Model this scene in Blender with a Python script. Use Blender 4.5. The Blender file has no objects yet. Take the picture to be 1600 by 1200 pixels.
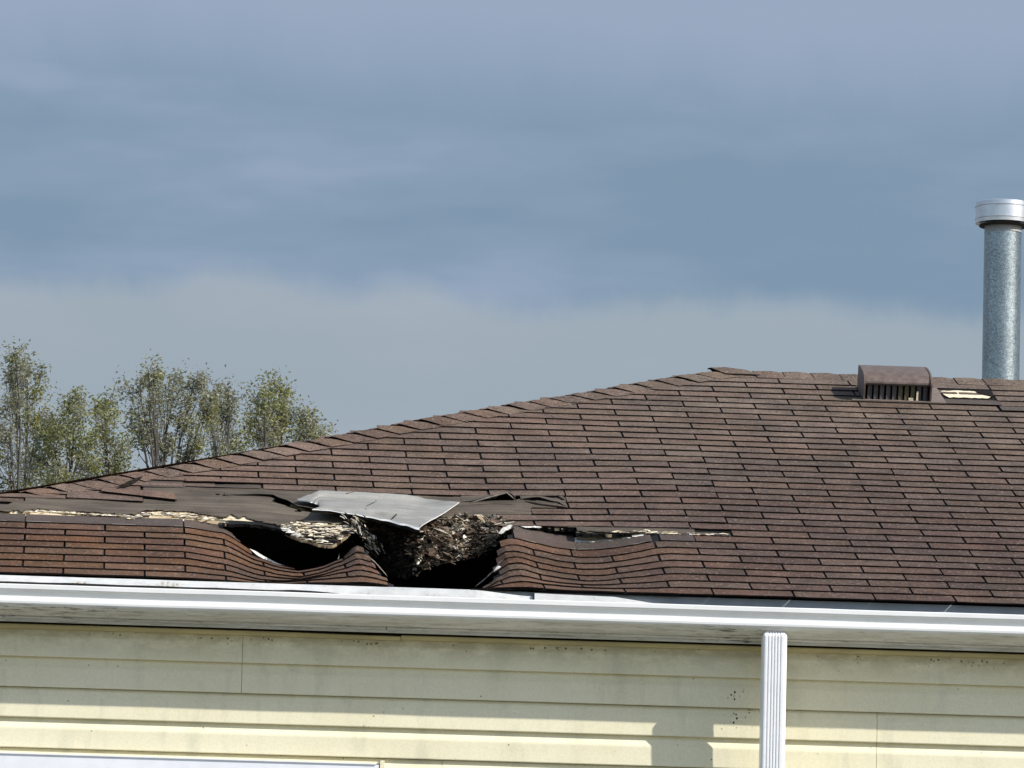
import bpy, math, random
from mathutils import Vector, Matrix, noise
from math import radians, sin, cos, tan, pi, sqrt, exp
random.seed(7)
S = bpy.context.scene
COL = S.collection

# ------------------------------------------------------------------ camera
CAMP = Vector((-2.94586609, -29.55943474, -3.51847523))
YAW, PITCH, ROLL, FPX = radians(3.01092298), radians(8.2630294), radians(1.41700727), 12431.12
cy_, sy_, cp_, sp_, cr_, sr_ = cos(YAW), sin(YAW), cos(PITCH), sin(PITCH), cos(ROLL), sin(ROLL)
FWD = Vector((sy_*cp_, cy_*cp_, sp_)); _r = Vector((cy_, -sy_, 0)); _u = _r.cross(FWD)
RGT = cr_*_r + sr_*_u; UPV = -sr_*_r + cr_*_u
cd = bpy.data.cameras.new('camera'); cam = bpy.data.objects.new('camera', cd); COL.objects.link(cam)
cd.sensor_width = 36; cd.lens = FPX/1600*36; cd.clip_start = 1; cd.clip_end = 20000
M = Matrix.Identity(4)
for i in range(3):
    M[i][0] = RGT[i]; M[i][1] = UPV[i]; M[i][2] = -FWD[i]; M[i][3] = CAMP[i]
cam.matrix_world = M
S.camera = cam

# ------------------------------------------------------------------ sun, sky, exposure
SUN_AZ, SUN_EL = radians(61), radians(36.9)          # to the right of the wall's normal, behind the viewer
SUNDIR = Vector((sin(SUN_AZ)*cos(SUN_EL), -cos(SUN_AZ)*cos(SUN_EL), sin(SUN_EL)))
sd = bpy.data.lights.new('sun', 'SUN'); sun = bpy.data.objects.new('sun', sd); COL.objects.link(sun)
sd.energy = 4.6; sd.angle = radians(0.5); sd.color = (1.0, 0.955, 0.89)
sun.rotation_euler = (-SUNDIR).to_track_quat('-Z', 'Y').to_euler()
S.view_settings.view_transform = 'Standard'; S.view_settings.look = 'None'
S.view_settings.exposure = 0.28; S.view_settings.gamma = 1; S.view_settings.use_curve_mapping = False

W = bpy.data.worlds.new('World'); S.world = W; W.use_nodes = True
nt = W.node_tree; nt.nodes.clear()
def N(t, **k):
    n = nt.nodes.new(t)
    for a, b in k.items(): setattr(n, a, b)
    return n
def Lk(a, b): nt.links.new(a, b)
def mathn(op, a, b=None, c=None):
    n = N('ShaderNodeMath', operation=op)
    for i, v in enumerate((a, b, c)):
        if v is None: continue
        if isinstance(v, (int, float)): n.inputs[i].default_value = v
        else: Lk(v, n.inputs[i])
    return n.outputs[0]
out = N('ShaderNodeOutputWorld')
sky = N('ShaderNodeTexSky', sky_type='NISHITA'); sky.sun_disc = False
sky.sun_elevation = SUN_EL; sky.sun_rotation = pi - SUN_AZ
bg1 = N('ShaderNodeBackground'); bg1.inputs[1].default_value = 0.14; Lk(sky.outputs[0], bg1.inputs[0])
tc = N('ShaderNodeTexCoord')
sep = N('ShaderNodeSeparateXYZ'); Lk(tc.outputs['Generated'], sep.inputs[0])
mp = N('ShaderNodeMapping'); mp.inputs['Scale'].default_value = (1, 1, 2.6); Lk(tc.outputs['Generated'], mp.inputs[0])
def wnoise(scale, detail=4, rough=.5, loc=(0, 0, 0), m=None):
    n = N('ShaderNodeTexNoise'); n.inputs['Scale'].default_value = scale; n.inputs['Detail'].default_value = detail
    n.inputs['Roughness'].default_value = rough
    mm = N('ShaderNodeMapping'); mm.inputs['Location'].default_value = loc
    mm.inputs['Scale'].default_value = m or (1, 1, 2.6)
    Lk(tc.outputs['Generated'], mm.inputs[0]); Lk(mm.outputs[0], n.inputs['Vector'])
    return n.outputs[0]
# edge of the low pale cloud bank wanders with azimuth
wob = wnoise(30, 6, .60, (3.1, 7.7, 1.9), (1, 1, .5))
wob2 = wnoise(5, 2, .5, (1.1, 2.2, .4), (1, 1, .3))
z = mathn('ADD', sep.outputs[2], mathn('ADD', mathn('MULTIPLY_ADD', wob, .016, -.008), mathn('MULTIPLY_ADD', wob2, .004, -.002)))
bank = N('ShaderNodeMapRange', interpolation_type='SMOOTHERSTEP'); Lk(z, bank.inputs[0])
bank.inputs[1].default_value = .1520; bank.inputs[2].default_value = .1575
bank.inputs[3].default_value = 0; bank.inputs[4].default_value = 1
def mixc(f, a, b):
    n = N('ShaderNodeMix', data_type='RGBA')
    if isinstance(f, (int, float)): n.inputs[0].default_value = f
    else: Lk(f, n.inputs[0])
    for i, v in ((6, a), (7, b)):
        if isinstance(v, tuple): n.inputs[i].default_value = (*v, 1)
        else: Lk(v, n.inputs[i])
    return n.outputs[2]
slate = (.182, .266, .362); slate2 = (.285, .352, .470)
pale = (.324, .374, .432); pale2 = (.285, .346, .402)
n1 = wnoise(22, 5, .5, (0, 4, 2), (1, 1, 4)); n2 = wnoise(9, 4, .5, (5, 1, 0), (1, 1, 2))
f1 = N('ShaderNodeMapRange', interpolation_type='SMOOTHSTEP'); Lk(mathn('ADD', mathn('MULTIPLY', n1, .55), mathn('MULTIPLY', n2, .45)), f1.inputs[0])
f1.inputs[1].default_value = .43; f1.inputs[2].default_value = .72
hi = N('ShaderNodeMapRange', interpolation_type='SMOOTHSTEP'); Lk(z, hi.inputs[0])
hi.inputs[1].default_value = .172; hi.inputs[2].default_value = .192; hi.inputs[3].default_value = 0; hi.inputs[4].default_value = .85
up = mixc(mathn('MAXIMUM', f1.outputs[0], hi.outputs[0]), slate, slate2)
lo = mixc(f1.outputs[0], pale2, pale)
cl = mixc(bank.outputs[0], lo, up)
bg2 = N('ShaderNodeBackground'); bg2.inputs[1].default_value = .97; Lk(cl, bg2.inputs[0])
# gaps in the cloud sheet open onto clear sky on the sunny side
cov = N('ShaderNodeMapRange', interpolation_type='SMOOTHSTEP'); cov.inputs[3].default_value = 1; cov.inputs[4].default_value = 0.25
gapn = wnoise(2.2, 4, .55, (2, 9, 4), (1, 1, 1.6))
Lk(mathn('SUBTRACT', mathn('MULTIPLY', gapn, .6), mathn('MULTIPLY', sep.outputs[1], .6)), cov.inputs[0])
cov.inputs[1].default_value = .25; cov.inputs[2].default_value = .62
mx = N('ShaderNodeMixShader'); Lk(cov.outputs[0], mx.inputs[0]); Lk(bg1.outputs[0], mx.inputs[1]); Lk(bg2.outputs[0], mx.inputs[2])
Lk(mx.outputs[0], out.inputs[0])

# ------------------------------------------------------------------ geometry of the roof plane
PR = radians(18.43); CP, SP = cos(PR), sin(PR)
T, E = .3048, .127                                   # shingle tab width and exposure
S_RIDGE = 4.85; U_RIDGE = -.23; NC = 37
def RP(u, s, h=0.0): return Vector((u, s*CP - h*SP, s*SP + h*CP))
NRM = Vector((0, -SP, CP))
def proj(p):
    d = Vector(p) - CAMP; zz = d.dot(FWD)
    return 800 + FPX*d.dot(RGT)/zz, 600 - FPX*d.dot(UPV)/zz
def ray(px, py): return FWD + RGT*((px-800)/FPX) - UPV*((py-600)/FPX)
def onplane(px, py, h=0.0):
    """a sighted direction meets the roof plane (raised by h): metres along eave, metres up slope"""
    d = ray(px, py); t = (h - CAMP.dot(NRM))/d.dot(NRM); p = CAMP + d*t
    return p.x, p.y*CP + p.z*SP
def aty(px, py, Y):
    d = ray(px, py); return CAMP + d*((Y-CAMP.y)/d.y)
def sst(a, b, x):
    t = min(1, max(0, (x-a)/(b-a))); return t*t*(3-2*t)
def lerp(a, b, t): return a + (b-a)*t
def pw(tab, x):
    if x <= tab[0][0]: return tab[0][1]
    for (a, ya), (b, yb) in zip(tab, tab[1:]):
        if x <= b: return ya if b == a else ya + (yb-ya)*(x-a)/(b-a)
    return tab[-1][1]
def pws(tab, x):
    if x <= tab[0][0]: return tab[0][1]
    for (a, ya), (b, yb) in zip(tab, tab[1:]):
        if x <= b: return lerp(ya, yb, sst(a, b, x))
    return tab[-1][1]
# sag of the main sheet, in 1/405 m
def DM(u, s):
    k = sst(-2.1, -2.4, u)
    low = lerp(sst(.9, 1.4, s), sst(1.15, 1.9, s), k)
    return 9*(1-sst(-1.7, -.6, u))*low*(1-sst(2.3, 3.6, s))
# waves of the broken strip along the eave
UX = {x: onplane(x, 875)[0] for x in (287, 350, 410, 440, 470, 500, 533, 560, 578, 600, 625, 745, 760, 775, 795, 810, 847, 880, 912, 940, 970, 1000, 1025, 1045)}
SS = (0, .127, .25, .38, .51, .64, .76, .89, 1.195)
WAVE = [(287, (-1, 0, 0, 0, 0, 1, 1, 2, 3)), (350, (1, 4, 6, 7, 8, 8, 8, 9, 10)), (410, (4, 12, 19, 23, 26, 29, 33, 38, 44)),
        (440, (4, 11, 20, 26, 32, 36, 41, 46, 55)), (470, (1, 8, 17, 27, 35, 39, 45, 51, 62)), (500, (0, 5, 11, 20, 28, 33, 39, 46, 56)), (533, (-1, 1, 4, 10, 15, 20, 26, 33, 42)),
        (560, (-3, -2, -1, 1, 3, 3, 3, 3, 3)), (578, (-2, 0, 2, 5, 7, 7, 7, 7, 7)), (600, (1, 5, 9, 14, 18, 20, 20, 20, 20)), (625, (4, 12, 20, 26, 30, 30, 30, 30, 30)),
        (745, (2, 16, 26, 34, 38, 40, 40, 44, 46)), (760, (0, 9, 18, 25, 30, 32, 34, 36, 36)), (775, (-1, 4, 9, 13, 16, 18, 18, 18, 18)), (795, (-2, 0, 1, 2, 3, 4, 5, 6, 6)),
        (810, (-3, -2, 0, 0, 1, 2, 4, 4, 3)), (847, (-1, 2, 7, 9, 10, 11, 12, 12, 10)), (880, (0, 4, 10, 13, 15, 17, 18, 18, 16)), (912, (0, 5, 11, 16, 18, 19, 20, 21, 18)),
        (940, (0, 5, 10, 14, 17, 18, 19, 20, 16)), (970, (0, 4, 7, 9, 12, 13, 15, 16, 12)), (1000, (0, 3, 5, 6, 7, 8, 9, 10, 7)), (1025, (0, 1, 2, 2, 3, 3, 3, 3, 2)), (1045, (0,)*9)]
WU = [(UX[x], r) for x, r in WAVE]
def DF(u, s):
    if u <= WU[0][0]: r = WU[0][1]
    elif u >= WU[-1][0]: r = WU[-1][1]
    else:
        for (a, ra), (b, rb) in zip(WU, WU[1:]):
            if u <= b:
                t = sst(a, b, u)*.5 + .5*(u-a)/(b-a); r = [lerp(p, q, t) for p, q in zip(ra, rb)]; break
    for i in range(len(SS)-1):
        if s <= SS[i+1]: return lerp(r[i], r[i+1], max(0, (s-SS[i])/(SS[i+1]-SS[i])))
    return r[-1]
U_JOIN = UX[1025]
def sheet(u, s): return s < 1.0 and u < U_JOIN
def PT(u, s, h=0.0, flap=False):
    d = DF(u, s) if flap else DM(u, s)
    w = .0016*noise.noise(Vector((u*1.9, s*2.3, 3.3)))
    return RP(u, s, h + w - d/405.0)
def photo_us(px, py, flap=False):
    """(u, s) of a sighted feature on the sagging surface"""
    u, s = onplane(px, py)
    for _ in range(4):
        d = DF(u, s) if flap else DM(u, s)
        u, s = onplane(px, py - d)
    return u, s

# ------------------------------------------------------------------ materials
def mat(name): 
    m = bpy.data.materials.new(name); m.use_nodes = True
    t = m.node_tree; b = t.nodes['Principled BSDF']; return m, t, b
class G:
    """small node helper"""
    def __init__(s, t): s.t = t; s.tc = s.n('ShaderNodeTexCoord')
    def n(s, ty, **k):
        n = s.t.nodes.new(ty)
        for a, b in k.items(): setattr(n, a, b)
        return n
    def l(s, a, b): s.t.links.new(a, b)
    def geo(s): return s.n('ShaderNodeNewGeometry').outputs['Position']
    def noise(s, vec, scale, detail=3, rough=.5, sc=(1, 1, 1), loc=(0, 0, 0), rot=(0, 0, 0)):
        m = s.n('ShaderNodeMapping'); m.inputs['Scale'].default_value = sc; m.inputs['Location'].default_value = loc; m.inputs['Rotation'].default_value = rot
        s.l(vec, m.inputs[0]); q = s.n('ShaderNodeTexNoise'); q.inputs['Scale'].default_value = scale
        q.inputs['Detail'].default_value = detail; q.inputs['Roughness'].default_value = rough; s.l(m.outputs[0], q.inputs['Vector']); return q.outputs[0]
    def vor(s, vec, scale, sc=(1, 1, 1), out='Distance', feature='F1'):
        m = s.n('ShaderNodeMapping'); m.inputs['Scale'].default_value = sc
        s.l(vec, m.inputs[0]); q = s.n('ShaderNodeTexVoronoi', feature=feature); q.inputs['Scale'].default_value = scale; s.l(m.outputs[0], q.inputs['Vector']); return q.outputs[out]
    def mr(s, v, a, b, c=0, d=1, smooth=True):
        q = s.n('ShaderNodeMapRange', interpolation_type='SMOOTHSTEP' if smooth else 'LINEAR')
        s.l(v, q.inputs[0]); q.inputs[1].default_value = a; q.inputs[2].default_value = b; q.inputs[3].default_value = c; q.inputs[4].default_value = d; return q.outputs[0]
    def m(s, op, a, b=None, c=None):
        q = s.n('ShaderNodeMath', operation=op)
        for i, v in enumerate((a, b, c)):
            if v is None: continue
            if isinstance(v, (int, float)): q.inputs[i].default_value = v
            else: s.l(v, q.inputs[i])
        return q.outputs[0]
    def mix(s, f, a, b, bt='MIX'):
        q = s.n('ShaderNodeMix', data_type='RGBA', blend_type=bt)
        if isinstance(f, (int, float)): q.inputs[0].default_value = f
        else: s.l(f, q.inputs[0])
        for i, v in ((6, a), (7, b)):
            if isinstance(v, tuple): q.inputs[i].default_value = (*v, 1)
            else: s.l(v, q.inputs[i])
        return q.outputs[2]
    def hsv(s, col, h=None, sa=None, v=None):
        q = s.n('ShaderNodeHueSaturation'); s.l(col, q.inputs['Color'])
        for nm, x in (('Hue', h), ('Saturation', sa), ('Value', v)):
            if x is None: continue
            if isinstance(x, (int, float)): q.inputs[nm].default_value = x
            else: s.l(x, q.inputs[nm])
        return q.outputs[0]
    def bump(s, h, strength, dist, b):
        q = s.n('ShaderNodeBump'); q.inputs['Strength'].default_value = strength; q.inputs['Distance'].default_value = dist
        s.l(h, q.inputs['Height']); s.l(q.outputs[0], b.inputs['Normal'])
    def rnd(s):
        """one random number per piece: object random plus a per-piece attribute"""
        a = s.n('ShaderNodeAttribute', attribute_name='rnd').outputs['Fac']
        o = s.n('ShaderNodeObjectInfo').outputs['Random']
        return s.m('FRACT', s.m('ADD', a, o))

def shingle_mat(name, fresh=0.0, dark=1.0):
    m, t, b = mat(name); g = G(t); pos = g.geo(); r = g.rnd()
    sx = g.n('ShaderNodeSeparateXYZ'); g.l(pos, sx.inputs[0])
    high = g.mr(sx.outputs[2], .35, 1.35)                      # paler towards the ridge
    left = g.mr(sx.outputs[0], -.2, -1.6)
    low = g.mr(sx.outputs[2], .36, .29)
    base = g.mix(high, (.080, .051, .038), (.131, .097, .074))
    base = g.mix(g.m('MULTIPLY', left, g.m('SUBTRACT', 1, low)), base, (.130, .089, .066))
    base = g.mix(g.m('MULTIPLY', left, low), base, (.103, .055, .030))
    r2 = g.m('FRACT', g.m('MULTIPLY', r, 7.31)); r3 = g.m('FRACT', g.m('MULTIPLY', r, 23.7))
    base = g.hsv(base, h=g.m('MULTIPLY_ADD', r3, .014, .490), sa=g.m('MULTIPLY_ADD', r2, .25, .95), v=g.m('MULTIPLY_ADD', r, .27, .77))
    blotch = g.noise(pos, 5, 4, .6, (1, .5, .5))
    base = g.hsv(base, v=g.mr(blotch, .3, .72, .74, 1.24))
    streak = g.noise(pos, 30, 3, .6, (.35, 1.6, 1.6))
    base = g.hsv(base, v=g.mr(streak, .3, .7, .84, 1.16))
    gr = g.noise(pos, 330, 2, .7, (1, .55, .55))
    base = g.hsv(base, v=g.mr(gr, .34, .66, .52, 1.52))
    gr2 = g.vor(pos, 150, (1, .5, .5), 'Color')
    sp = g.n('ShaderNodeSeparateColor'); g.l(gr2, sp.inputs[0])
    base = g.mix(g.mr(sp.outputs[0], .91, .94, 0, .32), base, (.32, .25, .20))     # pale granules
    base = g.mix(g.mr(sp.outputs[1], .93, .95, 0, .65), base, (.015, .012, .011))    # lost granules
    if fresh: base = g.mix(fresh, base, (.050, .044, .041))
    if dark != 1: base = g.hsv(base, v=dark)
    g.l(base, b.inputs['Base Color']); b.inputs['Roughness'].default_value = .88
    b.inputs['Specular IOR Level'].default_value = .35
    g.bump(gr, .55, .0016, b); return m
M_SH = shingle_mat('shingle_granules'); M_HEAD = shingle_mat('headlap_granules', .62)
def plain(name, col, rough=.6, metal=0, var=.15, scale=12, bump=0, spec=.5, sc=(1, 1, 1)):
    m, t, b = mat(name); g = G(t); pos = g.geo()
    n = g.noise(pos, scale, 5, .6, sc)
    c = g.mix(g.mr(n, .3, .7), tuple(x*(1-var) for x in col), tuple(min(1, x*(1+var)) for x in col))
    g.l(c, b.inputs['Base Color']); b.inputs['Roughness'].default_value = rough; b.inputs['Metallic'].default_value = metal
    b.inputs['Specular IOR Level'].default_value = spec
    if bump: g.bump(g.noise(pos, scale*6, 4, .6, sc), bump, .003, b)
    return m
M_EDGE = plain('asphalt_edge', (.011, .008, .007), .9, spec=.15)
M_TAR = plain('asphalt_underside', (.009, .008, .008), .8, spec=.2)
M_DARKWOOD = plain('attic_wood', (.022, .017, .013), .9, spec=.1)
def felt_mat():
    m, t, b = mat('tar_felt'); g = G(t); pos = g.geo()
    n = g.noise(pos, 4, 5, .6, (1, .6, 1)); s = g.noise(pos, 26, 4, .6, (.12, 1.2, 1.2)); f = g.noise(pos, 240, 2, .6)
    c = g.mix(g.mr(n, .35, .65), (.070, .055, .041), (.112, .091, .067))
    c = g.hsv(c, v=g.mr(s, .3, .7, .70, 1.25)); c = g.hsv(c, v=g.mr(f, .3, .7, .78, 1.24))
    g.l(c, b.inputs['Base Color']); b.inputs['Roughness'].default_value = .85; b.inputs['Specular IOR Level'].default_value = .3
    g.bump(s, .5, .004, b); return m
M_FELT = felt_mat()
def osb_mat():
    m, t, b = mat('strand_board'); g = G(t); pos = g.geo()
    a = g.vor(pos, 26, (1, .35, .35), 'Color'); c2 = g.n('ShaderNodeSeparateColor'); g.l(a, c2.inputs[0])
    c = g.mix(c2.outputs[0], (.36, .26, .145), (.72, .61, .42))
    c = g.mix(g.mr(c2.outputs[1], .86, .9), c, (.10, .055, .03))
    n = g.noise(pos, 60, 4, .7, (.3, 1, 1)); c = g.hsv(c, v=g.mr(n, .3, .7, .6, 1.3))
    q = g.noise(pos, 7, 3, .6); c = g.mix(g.mr(q, .58, .72, 0, .75), c, (.05, .035, .025))
    g.l(c, b.inputs['Base Color']); b.inputs['Roughness'].default_value = .85; g.bump(n, .8, .004, b); return m
M_OSB = osb_mat()
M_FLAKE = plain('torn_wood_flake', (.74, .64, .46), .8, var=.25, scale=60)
M_FLAKE_W = plain('pale_wood_fibre', (.80, .77, .70), .8, var=.2, scale=60)
M_ROT = plain('rotten_wood', (.085, .055, .035), .9, var=.5, scale=45, bump=.5)
M_CHAR_SHADE = plain('blackened_wood_and_shade', (.014, .012, .010), .95, var=.4, scale=45, spec=.1)  # blackened wood, also the black painted in for shaded gaps
M_GREYDEB = plain('grey_wood_fibre', (.20, .175, .145), .9, var=.4, scale=60)
def siding_mat():
    m, t, b = mat('cream_vinyl'); g = G(t); pos = g.geo()
    sx = g.n('ShaderNodeSeparateXYZ'); g.l(pos, sx.inputs[0])
    n = g.noise(pos, 3, 5, .6); f = g.noise(pos, 120, 3, .6, (1, 1, 1))
    c = g.mix(g.mr(n, .35, .68), (.815, .765, .560), (.785, .728, .515))
    c = g.hsv(c, v=g.mr(f, .25, .75, .94, 1.04))
    # mildew film high up under the eave
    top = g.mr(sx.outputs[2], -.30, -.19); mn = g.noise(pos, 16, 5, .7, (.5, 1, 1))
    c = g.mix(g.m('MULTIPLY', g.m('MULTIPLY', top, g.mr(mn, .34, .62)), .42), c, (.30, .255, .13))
    w = g.noise(pos, 9, 4, .65, (1, 1, .25)); c = g.mix(g.m('MULTIPLY', g.mr(w, .50, .72), .26), c, (.40, .40, .30))
    # fly specks
    v = g.vor(pos, 55, (1, 1, 1)); vc = g.n('ShaderNodeSeparateColor'); g.l(g.vor(pos, 55, (1, 1, 1), 'Color'), vc.inputs[0])
    speck = g.m('MULTIPLY', g.mr(v, .20, .12), g.mr(vc.outputs[0], .975, .985))
    c = g.mix(g.m('MULTIPLY', speck, .8), c, (.06, .045, .025))
    # denser dark mould spots to the left of the downspout
    dx = g.m('ABSOLUTE', g.m('SUBTRACT', sx.outputs[0], -.500)); near = g.m('MULTIPLY', g.mr(dx, .075, .02), g.m('MULTIPLY', g.mr(sx.outputs[2], -.32, -.35), g.mr(sx.outputs[2], -.50, -.47)))
    v2 = g.vor(pos, 85, (1, 1, .75)); v2c = g.n('ShaderNodeSeparateColor'); g.l(g.vor(pos, 85, (1, 1, .75), 'Color'), v2c.inputs[0])
    cl = g.mr(g.noise(pos, 22, 3, .6), .42, .50)
    sp2 = g.m('MULTIPLY', g.m('MULTIPLY', g.mr(v2, .42, .25), g.mr(v2c.outputs[0], .60, .66)), g.m('MULTIPLY', near, cl))
    c = g.mix(sp2, c, (.035, .03, .02))
    # specks along the top course
    t2 = g.m('MULTIPLY', g.mr(sx.outputs[2], -.235, -.21), g.mr(g.noise(pos, 5, 3, .5, (1, 1, 1), (4, 0, 0)), .47, .58))
    sp3 = g.m('MULTIPLY', g.m('MULTIPLY', g.mr(v2, .45, .25), g.mr(v2c.outputs[1], .72, .78)), t2)
    c = g.mix(g.m('MULTIPLY', sp3, .8), c, (.06, .045, .02))
    g.l(c, b.inputs['Base Color']); b.inputs['Roughness'].default_value = .55; b.inputs['Specular IOR Level'].default_value = .25
    g.bump(f, .12, .001, b); return m
M_SIDE = siding_mat()
M_TRIM = plain('yellowed_trim', (.62, .54, .29), .6, var=.12, scale=14, spec=.2, sc=(.4, 1, 1))
def gutter_mat(name, base=(.82, .825, .805), dirt=.5):
    m, t, b = mat(name); g = G(t); pos = g.geo()
    geo = g.n('ShaderNodeNewGeometry'); sn = g.n('ShaderNodeSeparateXYZ'); g.l(geo.outputs['Normal'], sn.inputs[0])
    sx = g.n('ShaderNodeSeparateXYZ'); g.l(pos, sx.inputs[0])
    n = g.noise(pos, 14, 5, .65, (.5, 1, 1)); f = g.noise(pos, 150, 3, .7)
    c = g.mix(g.mr(n, .3, .7), base, tuple(x*.93 for x in base))
    under = g.m('MULTIPLY', g.mr(sx.outputs[2], -.115, -.13), dirt)                # lower curve evenly darker, with grime in patches
    dn = g.noise(pos, 9, 5, .7, (.35, 2.5, 2.5))
    c = g.mix(g.m('MULTIPLY', under, g.m('MULTIPLY_ADD', g.mr(dn, .3, .66), .40, .22)), c, (.33, .31, .22))
    fine = g.noise(pos, 26, 5, .75, (.45, 3, 3), (2, 1, 5))
    xn = g.m('ABSOLUTE', g.m('SUBTRACT', sx.outputs[0], -.52)); patchy = g.m('MAXIMUM', g.m('MAXIMUM', g.mr(xn, .34, .02, 0, 1), g.mr(sx.outputs[0], -2.55, -3.0, 0, .9)), .35)
    c = g.mix(g.m('MULTIPLY', g.m('MULTIPLY', under, patchy), g.mr(fine, .52, .60, 0, .9)), c, (.07, .065, .045))
    c = g.mix(g.mr(f, .64, .70, 0, .30), c, (.25, .22, .18))
    g.l(c, b.inputs['Base Color']); b.inputs['Roughness'].default_value = .42; b.inputs['Specular IOR Level'].default_value = .4
    return m
M_GUT = gutter_mat('white_gutter_enamel', dirt=1.0)
def flash_mat():
    m, t, b = mat('weathered_flashing'); g = G(t); pos = g.geo()
    n = g.noise(pos, 22, 5, .7, (.5, 1, 1)); q = g.noise(pos, 70, 4, .7)
    c = g.mix(g.mr(n, .35, .65), (.70, .71, .70), (.58, .59, .58))
    c = g.mix(g.m('MULTIPLY', g.mr(n, .54, .66), g.mr(q, .5, .62)), c, (.32, .24, .15))
    g.l(c, b.inputs['Base Color']); b.inputs['Roughness'].default_value = .5; g.bump(n, .4, .004, b); return m
M_FLASH = flash_mat()
M_DRIP = plain('shade_grey_drip_edge', (.26, .285, .305), .55, var=.12, scale=9)  # shade under the shingles put into the grey
M_DOWN = gutter_mat('white_downspout_enamel', (.86, .865, .87), .0)
M_WIN = plain('white_window_frame', (.80, .81, .85), .4, var=.04)
def galv():
    m, t, b = mat('galvanised_steel'); g = G(t); pos = g.tc.outputs['Object']
    v = g.n('ShaderNodeSeparateColor'); g.l(g.vor(pos, 210, (1, 1, 1), 'Color'), v.inputs[0])
    n = g.noise(pos, 4, 4, .6)
    c = g.mix(v.outputs[0], (.18, .215, .23), (.40, .45, .46)); c = g.hsv(c, v=g.mr(n, .3, .7, .9, 1.1))
    rust = g.mr(g.noise(pos, 14, 4, .6), .62, .70, 0, .35); c = g.mix(rust, c, (.35, .33, .26))
    g.l(c, b.inputs['Base Color']); b.inputs['Metallic'].default_value = .9
    g.l(g.mr(v.outputs[1], 0, 1, .30, .40), b.inputs['Roughness']); g.bump(v.outputs[2], .25, .001, b); return m
M_GALV = galv()
M_CAPM = plain('aluminium_cap', (.66, .68, .70), .32, .75, var=.06, scale=30)
M_COLLAR = plain('dull_collar', (.33, .34, .31), .6, .3, var=.1)
M_VENT = plain('brown_vent_metal', (.118, .084, .068), .55, var=.28, scale=38, bump=.15, spec=.6)
M_FLANGE = plain('pale_brown_flange', (.165, .130, .108), .6, var=.2, scale=38)
M_VDARK = plain('vent_shade', (.016, .014, .014), .8)
M_LOUV = plain('louvre_grey', (.055, .052, .056), .6, var=.3, scale=60)
M_LOUV2 = plain('louvre_backlit', (.07, .063, .036), .6, var=.3, scale=60)  # light coming through from behind put into the colour
def loose_mat():
    m, t, b = mat('pale_torn_sheet'); g = G(t); pos = g.geo()
    n = g.noise(pos, 7, 5, .6, (.5, 1, 1)); f = g.noise(pos, 170, 3, .6); s = g.noise(pos, 30, 4, .6, (.2, 1.5, 1.5))
    c = g.mix(g.mr(n, .3, .7), (.215, .210, .190), (.315, .305, .280)); c = g.hsv(c, v=g.mr(f, .3, .7, .86, 1.12)); c = g.hsv(c, v=g.mr(s, .3, .7, .90, 1.08))
    g.l(c, b.inputs['Base Color']); b.inputs['Roughness'].default_value = .7; g.bump(s, .4, .003, b); return m
M_LOOSE = loose_mat()
M_LWHITE = plain('bright_torn_edge', (.62, .62, .60), .6, var=.08)
def leaf_mat(name, a, bb):
    m, t, b = mat(name); g = G(t); r = g.n('ShaderNodeAttribute', attribute_name='rnd').outputs['Fac']
    c = g.mix(r, a, bb); g.l(c, b.inputs['Base Color']); b.inputs['Roughness'].default_value = .45
    b.inputs['Specular IOR Level'].default_value = .5
    tr = g.n('ShaderNodeBsdfTranslucent'); g.l(c, tr.inputs[0]); ms = g.n('ShaderNodeMixShader'); ms.inputs[0].default_value = .4
    g.l(b.outputs[0], ms.inputs[1]); g.l(tr.outputs[0], ms.inputs[2]); g.l(ms.outputs[0], t.nodes['Material Output'].inputs[0]); return m
M_LEAF = leaf_mat('silvery_leaf', (.150, .158, .090), (.380, .370, .260))
M_LEAF2 = leaf_mat('green_leaf', (.165, .175, .048), (.350, .350, .130))
M_BARK = plain('grey_bark', (.085, .075, .065), .9, var=.3, scale=5)
M_GROUND = plain('worn_asphalt', (.17, .17, .155), .95, var=.18, scale=.6, spec=.1)
M_GLASS = plain('window_glass', (.05, .06, .07), .08, var=.05)

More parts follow.
